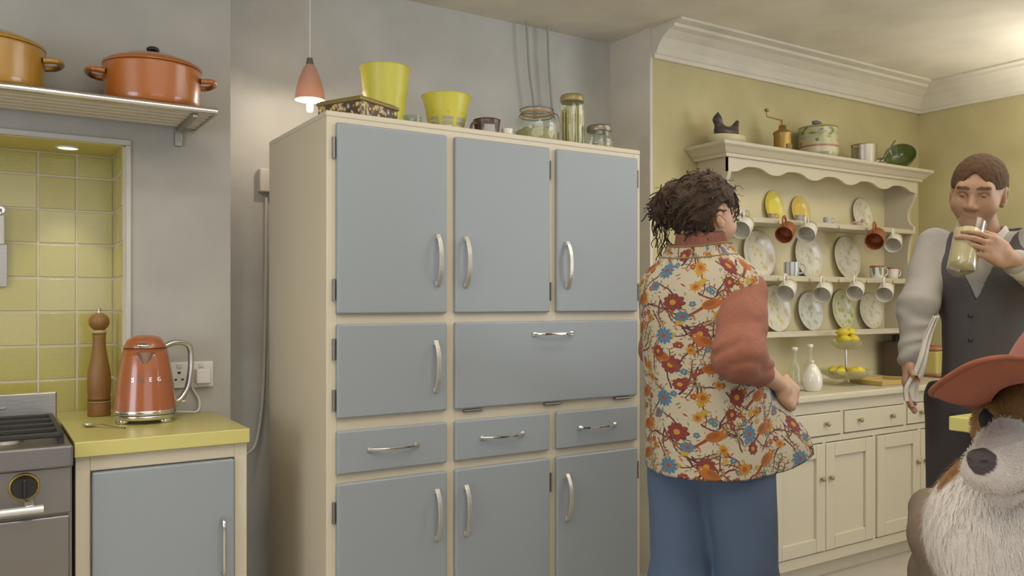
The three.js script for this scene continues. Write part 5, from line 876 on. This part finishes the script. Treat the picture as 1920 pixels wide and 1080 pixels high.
  const g = thing('drinking_glass', 'tall glass of cloudy yellow drink held to the man\'s mouth', 'glass', gb); g.quaternion.setFromUnitVectors(V(0, 1, 0), up.clone().normalize());
  part('tumbler', lathe([[0, 0], [.04, 0], [.043, .004], [.0465, hgt], [.0445, hgt], [.0405, .012], [0, .01]], 40), phys(0xffffff, .05, { transmission: 1, thickness: 0, ior: 1.45 }), g);
  part('drink', lathe([[0, .011], [.04, .012], [.0432, hgt * .78], [0, hgt * .78]], 36), phys(0xc3b987, .3, { transmission: .35, thickness: 0 }), g);
  // tea towel hanging from the lowered hand
  const path = [at(1757, 592, 2.86), at(1744, 630, 2.86), at(1733, 668, 2.86), at(1722, 700, 2.87), at(1711, 726, 2.87), at(1712, 752, 2.87)], tw = thing('tea_towel', 'white folded tea towel hanging by the man\'s lowered hand', 'towel', at(1712, 752, 2.87));
  { const cv = new THREE.CatmullRomCurve3(path), n = 30, m = 8, pos = [], uv = [], ind = [], across = V(CY, 0, SY), depth = V(SY, 0, -CY); for (const s of [0, 1]) for (let i = 0; i <= n; i++) { const u = i / n, c = cv.getPoint(u); for (let j = 0; j <= m; j++) { const w = (j / m - .5) * mix(.018, .052, u); const P = c.clone().addScaledVector(across, w).addScaledVector(depth, .007 * Math.sin(j * 1.7 + u * 3) + .006 * Math.sin(u * 9) + s * .008).sub(path[5]); pos.push(P.x, P.y, P.z); uv.push(j / m, u * 4); } }
    const K = (n + 1) * (m + 1); for (let i = 0; i < n; i++) for (let j = 0; j < m; j++) { const a = i * (m + 1) + j; ind.push(a, a + 1, a + m + 1, a + 1, a + m + 2, a + m + 1); ind.push(K + a, K + a + m + 1, K + a + 1, K + a + 1, K + a + m + 1, K + a + m + 2); } for (let i = 0; i < n; i++) for (const j of [0, m]) { const a = i * (m + 1) + j; ind.push(a, a + m + 1, K + a, K + a, a + m + 1, K + a + m + 1); } for (let j = 0; j < m; j++) for (const i of [0, n]) { const a = i * (m + 1) + j; ind.push(a, K + a, a + 1, a + 1, K + a, K + a + 1); }
    const tg = new THREE.BufferGeometry(); tg.setAttribute('position', new THREE.Float32BufferAttribute(pos, 3)); tg.setAttribute('uv', new THREE.Float32BufferAttribute(uv, 2)); tg.setIndex(ind); tg.computeVertexNormals(); part('cloth', tg, std(0xc3bcae, .9, { side: THREE.DoubleSide, bumpMap: FINE, bumpScale: .001 }), tw); }
}
// ---------------------------------------------------------------- yellow-topped island
{
  const x0 = 2.41, z0 = -1.367, H = .96, o = thing('kitchen_island', 'cream kitchen island with an overhanging yellow worktop near the man', 'island', [x0, 0, z0]);
  part('worktop', bx(0, .85, H - .042, H, 0, 1.25, .004), M.yellowTop, o); part('base', [bx(.16, .82, .08, H - .042, .12, 1.2, .004), bx(.2, .78, 0, .08, .16, 1.16)], M.cream, o);
}
// ---------------------------------------------------------------- dog in a brick-red hat
{
  const seatY = .62, HC = at(1968, 768, 1.255), tip = at(1824, 852, 1.13), f = tip.clone().sub(HC).normalize(), r = f.clone().cross(V(0, 1, 0)).normalize(), u = r.clone().cross(f).normalize(), F = { r, u, f };
  const sc = tip.distanceTo(HC) / .185;
  const chest = at(1893, 1012, 1.29), rump = at(2010, 1120, 1.42), sx = (chest.x + rump.x) / 2, sz = (chest.z + rump.z) / 2;
  const base = V(sx, seatY, sz), d = thing('dog', 'white and tan dog wearing a brick-red hat at the right edge', 'dog', base);
  const paws = [at(1835, 1010, 1.22), at(1930, 1010, 1.2)];
  // head field in its own frame (x right, y up, z forward)
  const skull = blend([ell(V(0, .005, -.01), .07, .064, .078), ell(V(0, .022, .035), .05, .038, .04), ell(V(.045, -.025, .015), .035, .04, .045), ell(V(-.045, -.025, .015), .035, .04, .045)], .03);
  const muzzle = blend([cap(V(0, -.012, .05), V(0, -.022, .15), .042, .023), cap(V(.02, -.03, .06), V(.014, -.036, .148), .028, .018), cap(V(-.02, -.03, .06), V(-.014, -.036, .148), .028, .018)], .02);
  const jaw = cap(V(0, -.06, .02), V(0, -.064, .13), .027, .017), nose = blend([ell(V(0, -.01, .17), .015, .0115, .011), ell(V(0, -.018, .167), .0085, .0105, .010)], .008);
  const nost = [ell(V(.0085, -.011, .182), .0045, .0035, .008), ell(V(-.0085, -.011, .182), .0045, .0035, .008)], sock = [ell(V(.037, .006, .088), .015, .012, .018), ell(V(-.037, .006, .088), .015, .012, .018)], eye = [ell(V(.036, .004, .072), .0125, .0125, .0125), ell(V(-.036, .004, .072), .0125, .0125, .0125)];
  const ear = s => blend([cap(V(s * .055, .02, -.06), V(s * .066, -.02, -.07), .016, .018), cap(V(s * .066, -.02, -.07), V(s * .062, -.07, -.065), .018, .012)], .015), ears = [ear(1), ear(-1)];
  const hfield = (x, y, z) => { let q = smin(skull(x, y, z), muzzle(x, y, z), .035); q = Math.min(q, smin(q + .004, jaw(x, y, z), .006)); for (const s of sock) q = -smin(-q, s(x, y, z), .01); q = Math.min(q, eye[0](x, y, z), eye[1](x, y, z)); q = smin(q, nose(x, y, z), .006); for (const n of nost) q = Math.max(q, -n(x, y, z)); return Math.min(q, smin(q, ears[0](x, y, z), .012), smin(q, ears[1](x, y, z), .012)); };
  const hScaled = (x, y, z) => hfield(x / sc, y / sc, z / sc) * sc, hw = inFrame(hScaled, HC, F);
  const white = lin(0xc6bcb0), tan = lin(0x8a6230), brown = lin(0x5a3f22), noseC = lin(0x4c4340), dark = lin(0x1a1411);
  const colour = (X, Y, Z) => { const px = X - HC.x, py = Y - HC.y, pz = Z - HC.z, x = (px * r.x + py * r.y + pz * r.z) / sc, y = (px * u.x + py * u.y + pz * u.z) / sc, z = (px * f.x + py * f.y + pz * f.z) / sc;
    if (eye.some(e => e(x, y, z) < .0015) && z > .06) return dark; if (nose(x, y, z) < .002 && z > .15) return noseC; if (z > .03 && Math.abs(y + .053) < .004 && z < .15 && Math.abs(jaw(x, y, z)) < .02) return lin(0x4a3a32);
    const wob = .012 * noise3(x * 40, y * 40, z * 40); const blaze = .012 + sstep(.065, .115, z) * .06 + sstep(.0, -.06, y) * .025 + wob; const t = sstep(blaze, blaze + .014, Math.abs(x)) * (y > -.055 && z < .13 || Math.abs(x) > .06 ? 1 : 0) * sstep(.125, .09, z + wob); if (z < -.1 || y < -.09) return white; const top = sstep(-.004, .02, y + wob) * (z < .1 ? 1 : 0); return mixc(white, mixc(tan, brown, clamp(.3 + noise3(x * 25, y * 25, z * 25) * .5)), Math.max(t, top)); };
  const hg = sdfMesh(hScaled, V(-.13, -.12, -.11).multiplyScalar(sc), V(.13, .1, .21).multiplyScalar(sc), .0034); hg.applyMatrix4(new THREE.Matrix4().makeBasis(r, u, f).setPosition(HC)); { const q = hg.index.array; for (let i = 0; i < q.length; i += 3) { const t = q[i]; q[i] = q[i + 1]; q[i + 1] = t; } }
  const neckTop = HC.clone().addScaledVector(f, -.03).add(V(0, -.03, 0));
  const legs = paws.flatMap((w, i) => [cap(chest.clone().lerp(w, .6), V(w.x, seatY + .12, w.z), .045, .028), cap(V(w.x, seatY + .12, w.z), V(w.x, seatY + .03, w.z), .027, .025), cap(V(w.x, seatY + .025, w.z), V(w.x - .03, seatY + .022, w.z + .02), .026, .022)]);
  const bfield = blend([cap(chest, rump, .105, .115), ell(at(1880, 1000, 1.28), .1, .12, .1), cap(neckTop, chest, .062, .09), cap(V(rump.x, seatY + .1, rump.z), V(rump.x, seatY + .1, rump.z), .1), ...legs, cap(V(rump.x + .02, seatY + .03, rump.z), V(rump.x + .16, seatY + .03, rump.z - .05), .02, .012)], .05);
  const [lo, hi] = bounds([chest, rump, neckTop, ...paws.map(w => V(w.x, seatY, w.z)), V(rump.x + .17, seatY, rump.z)], .15);
  const bg = sdfMesh((x, y, z) => Math.max(bfield(x, y, z), seatY + .002 - y), lo, hi, .009);
  const tint = g => { const P = g.attributes.position, c = new Float32Array(P.count * 3); for (let i = 0; i < P.count; i++) { const q = colour(P.getX(i), P.getY(i), P.getZ(i)); c.set(q, 3 * i); } g.setAttribute('color', new THREE.BufferAttribute(c, 3)); return g; };
  const all = joinGeo([tint(hg), tint(bg)]);
  part('body', place(all.clone(), base), phys(0xffffff, .75, { vertexColors: true, sheen: .3, bumpMap: rep(FINE, 8), bumpScale: .0015 }), d);
  { // short coat
    const P = all.attributes.position, N = all.attributes.normal, C = all.attributes.color, pos = [], nor = [], col = []; seed = 44; const nH = hg.attributes.position.count;
    for (let q = 0; q < 60000; q++) { const i = rnd() < .6 ? Math.floor(rnd() * nH) : nH + Math.floor(rnd() * (P.count - nH)); const p0 = V(P.getX(i), P.getY(i), P.getZ(i)), n = V(N.getX(i), N.getY(i), N.getZ(i)), c = [C.getX(i), C.getY(i), C.getZ(i)]; if (c[0] < .09 && c[2] > c[0] * .55) continue; const lp = p0.clone().sub(HC), lz = lp.dot(f) / sc; const lx = lp.dot(r) / sc, ly = lp.dot(u) / sc; if (nose(lx, ly, lz) < .006 || eye.some(e => e(lx, ly, lz) < .005)) continue;
      const onHead = i < nH, flow = onHead ? f.clone().negate().add(V(0, -.25, 0)) : V(.1, -1, .1); flow.addScaledVector(n, -flow.dot(n)).normalize(); const dir = flow.addScaledVector(n, .28).add(V(rr(-.25, .25), rr(-.25, .25), rr(-.25, .25))).normalize(), len = onHead ? mix(.008, .004, sstep(.03, .12, lz)) : .014, w = .0007, s = n.clone().cross(dir).normalize(); p0.add(V(rr(-.003, .003), rr(-.003, .003), rr(-.003, .003)).addScaledVector(n, 0)); const j = rr(.85, 1.12);
      const A = p0.clone().addScaledVector(s, -w).sub(base), Bq = p0.clone().addScaledVector(s, w).sub(base), T = p0.clone().addScaledVector(dir, len * rr(.7, 1.2)).sub(base); pos.push(Bq.x, Bq.y, Bq.z, A.x, A.y, A.z, T.x, T.y, T.z); for (let k = 0; k < 3; k++) { nor.push(n.x, n.y, n.z); col.push(c[0] * j, c[1] * j, c[2] * j); } }
    const fg = new THREE.BufferGeometry(); fg.setAttribute('position', new THREE.Float32BufferAttribute(pos, 3)); fg.setAttribute('normal', new THREE.Float32BufferAttribute(nor, 3)); fg.setAttribute('color', new THREE.Float32BufferAttribute(col, 3)); const fur = part('fur', fg, std(0xffffff, .8, { vertexColors: true, side: THREE.DoubleSide }), d); fur.userData.kind = 'stuff';
  }
  // hat
  const hb = at(1950, 722, 1.24), hat = thing('felt_hat', 'brick-red wide-brimmed hat on the dog\'s head', 'hat', hb);
  const outer = [[1746, 735, 1.13], [1790, 700, 1.07], [1830, 680, 1.04], [1880, 671, 1.03], [1960, 678, 1.03], [2050, 712, 1.10], [2110, 752, 1.24], [2060, 790, 1.38], [1960, 805, 1.43], [1884, 806, 1.41], [1836, 776, 1.35], [1792, 744, 1.23]].map(a => at(...a));
  const inner = [[1862, 742, 1.17], [1880, 725, 1.145], [1905, 717, 1.13], [1940, 713, 1.125], [1985, 716, 1.13], [2025, 728, 1.17], [2040, 742, 1.25], [2020, 756, 1.32], [1970, 764, 1.36], [1920, 766, 1.34], [1885, 758, 1.31], [1866, 750, 1.25]].map(a => at(...a));
  const co = new THREE.CatmullRomCurve3(outer, true), ci = new THREE.CatmullRomCurve3(inner, true), apex = at(1985, 588, 1.27), n = 96;
  const crownAt = (k, v) => { const q = ci.getPoint(k), c = inner.reduce((a, b) => a.add(b), V(0, 0, 0)).multiplyScalar(1 / inner.length), s = Math.pow(Math.max(0, 1 - Math.pow(v, 2.6)), .5); return c.clone().add(q.clone().sub(c).multiplyScalar(mix(s, 1, .0))).add(apex.clone().sub(c).multiplyScalar(v)); };
  const sheet = (fn, m, th) => { const pos = [], ind = [], uv = []; for (let j = 0; j <= m; j++) for (let i = 0; i <= n; i++) { const q = fn(i / n % 1, j / m).sub(hb); pos.push(q.x, q.y, q.z); uv.push(i / n * 4, j / m); } for (let j = 0; j < m; j++) for (let i = 0; i < n; i++) { const a = j * (n + 1) + i; ind.push(a, a + 1, a + n + 1, a + 1, a + n + 2, a + n + 1); } const g = new THREE.BufferGeometry(); g.setAttribute('position', new THREE.Float32BufferAttribute(pos, 3)); g.setAttribute('uv', new THREE.Float32BufferAttribute(uv, 2)); g.setIndex(ind); g.computeVertexNormals(); return g; };
  const brimPt = (k, v) => { const a = ci.getPoint(k), b = co.getPoint(k); return a.lerp(b, v).add(V(0, -.010 * Math.sin(v * Math.PI), 0)); };
  const felt = phys(0x8e4a2a, .85, { sheen: .5, sheenColor: new THREE.Color(0xb08070), bumpMap: rep(FINE, 6), bumpScale: .0012, side: THREE.DoubleSide });
  const upFace = sheet((k, v) => brimPt(k, v).add(V(0, .0028, 0)), 14), dnFace = sheet((k, v) => brimPt(k, v).add(V(0, -.0028, 0)), 14);
  part('brim', joinGeo([upFace, dnFace]), felt, hat); part('brim_edge', tube(Array.from({ length: 64 }, (_, i) => co.getPoint(i / 64).sub(hb)), .0042, 160, 8, true), felt, hat);
  part('crown', sheet((k, v) => crownAt(k, v), 22), phys(0x804638, .85, { sheen: .6, sheenColor: new THREE.Color(0xc09a90), bumpMap: rep(FINE, 6), bumpScale: .0012, side: THREE.DoubleSide }), hat);
  // stool under the dog
  const st = thing('bar_stool', 'round wooden stool carrying the dog', 'stool', V(sx, 0, sz)); const wd = std(0x7a5a38, .5);
  part('seat', lathe([[0, seatY - .04], [.19, seatY - .04], [.2, seatY - .03], [.2, seatY - .008], [.19, seatY], [0, seatY]], 40), wd, st); for (let i = 0; i < 4; i++) { const a = i * Math.PI / 2 + .78; part('leg', orient(cyl(.018, .02, Math.hypot(seatY - .04, .04), 0, 0, 0, 12), V(Math.cos(a) * .17, 0, Math.sin(a) * .17), V(Math.cos(a) * .13, seatY - .04, Math.sin(a) * .13)), wd, st); } part('foot_ring', torus(.152, .009, 0, .2, 0), M.steelDark, st);
}
{ // brown upholstered chair
  const t = at(1746, 932, 1.85), c = thing('padded_chair', 'brown padded chair with a rounded back in front of dresser', 'chair', [t.x, 0, t.z], -59 * DEG);
  const cl = std(0x6a5a48, .9, { bumpMap: rep(FINE, 6), bumpScale: .002 }), wd = std(0x4a3a2a, .5), H = t.y;
  part('backrest', blendBack(H), cl, c); part('seat', bx(-.45, .02, .42, .48, -.2, .2, .03, 3), cl, c);
  for (const [x, z] of [[0, -.17], [0, .17], [-.42, -.17], [-.42, .17]]) part('leg', cyl(.014, .019, .425, x, 0, z, 12), wd, c);
}
function blendBack(H) { const f = blend([cap(V(0, .5, -.15), V(.01, H - .085, -.15), .03, .035), cap(V(0, .5, .15), V(.01, H - .085, .15), .03, .035), cap(V(.0, H - .05, -.11), V(.0, H - .05, .11), .048), cap(V(0, .5, -.1), V(0, .5, .1), .035), cap(V(0, .65, -.13), V(0, .65, .13), .045)], .06); return sdfMesh(f, V(-.12, .43, -.26), V(.12, H + .04, .26), .012); }
renderer.render(scene, camera);
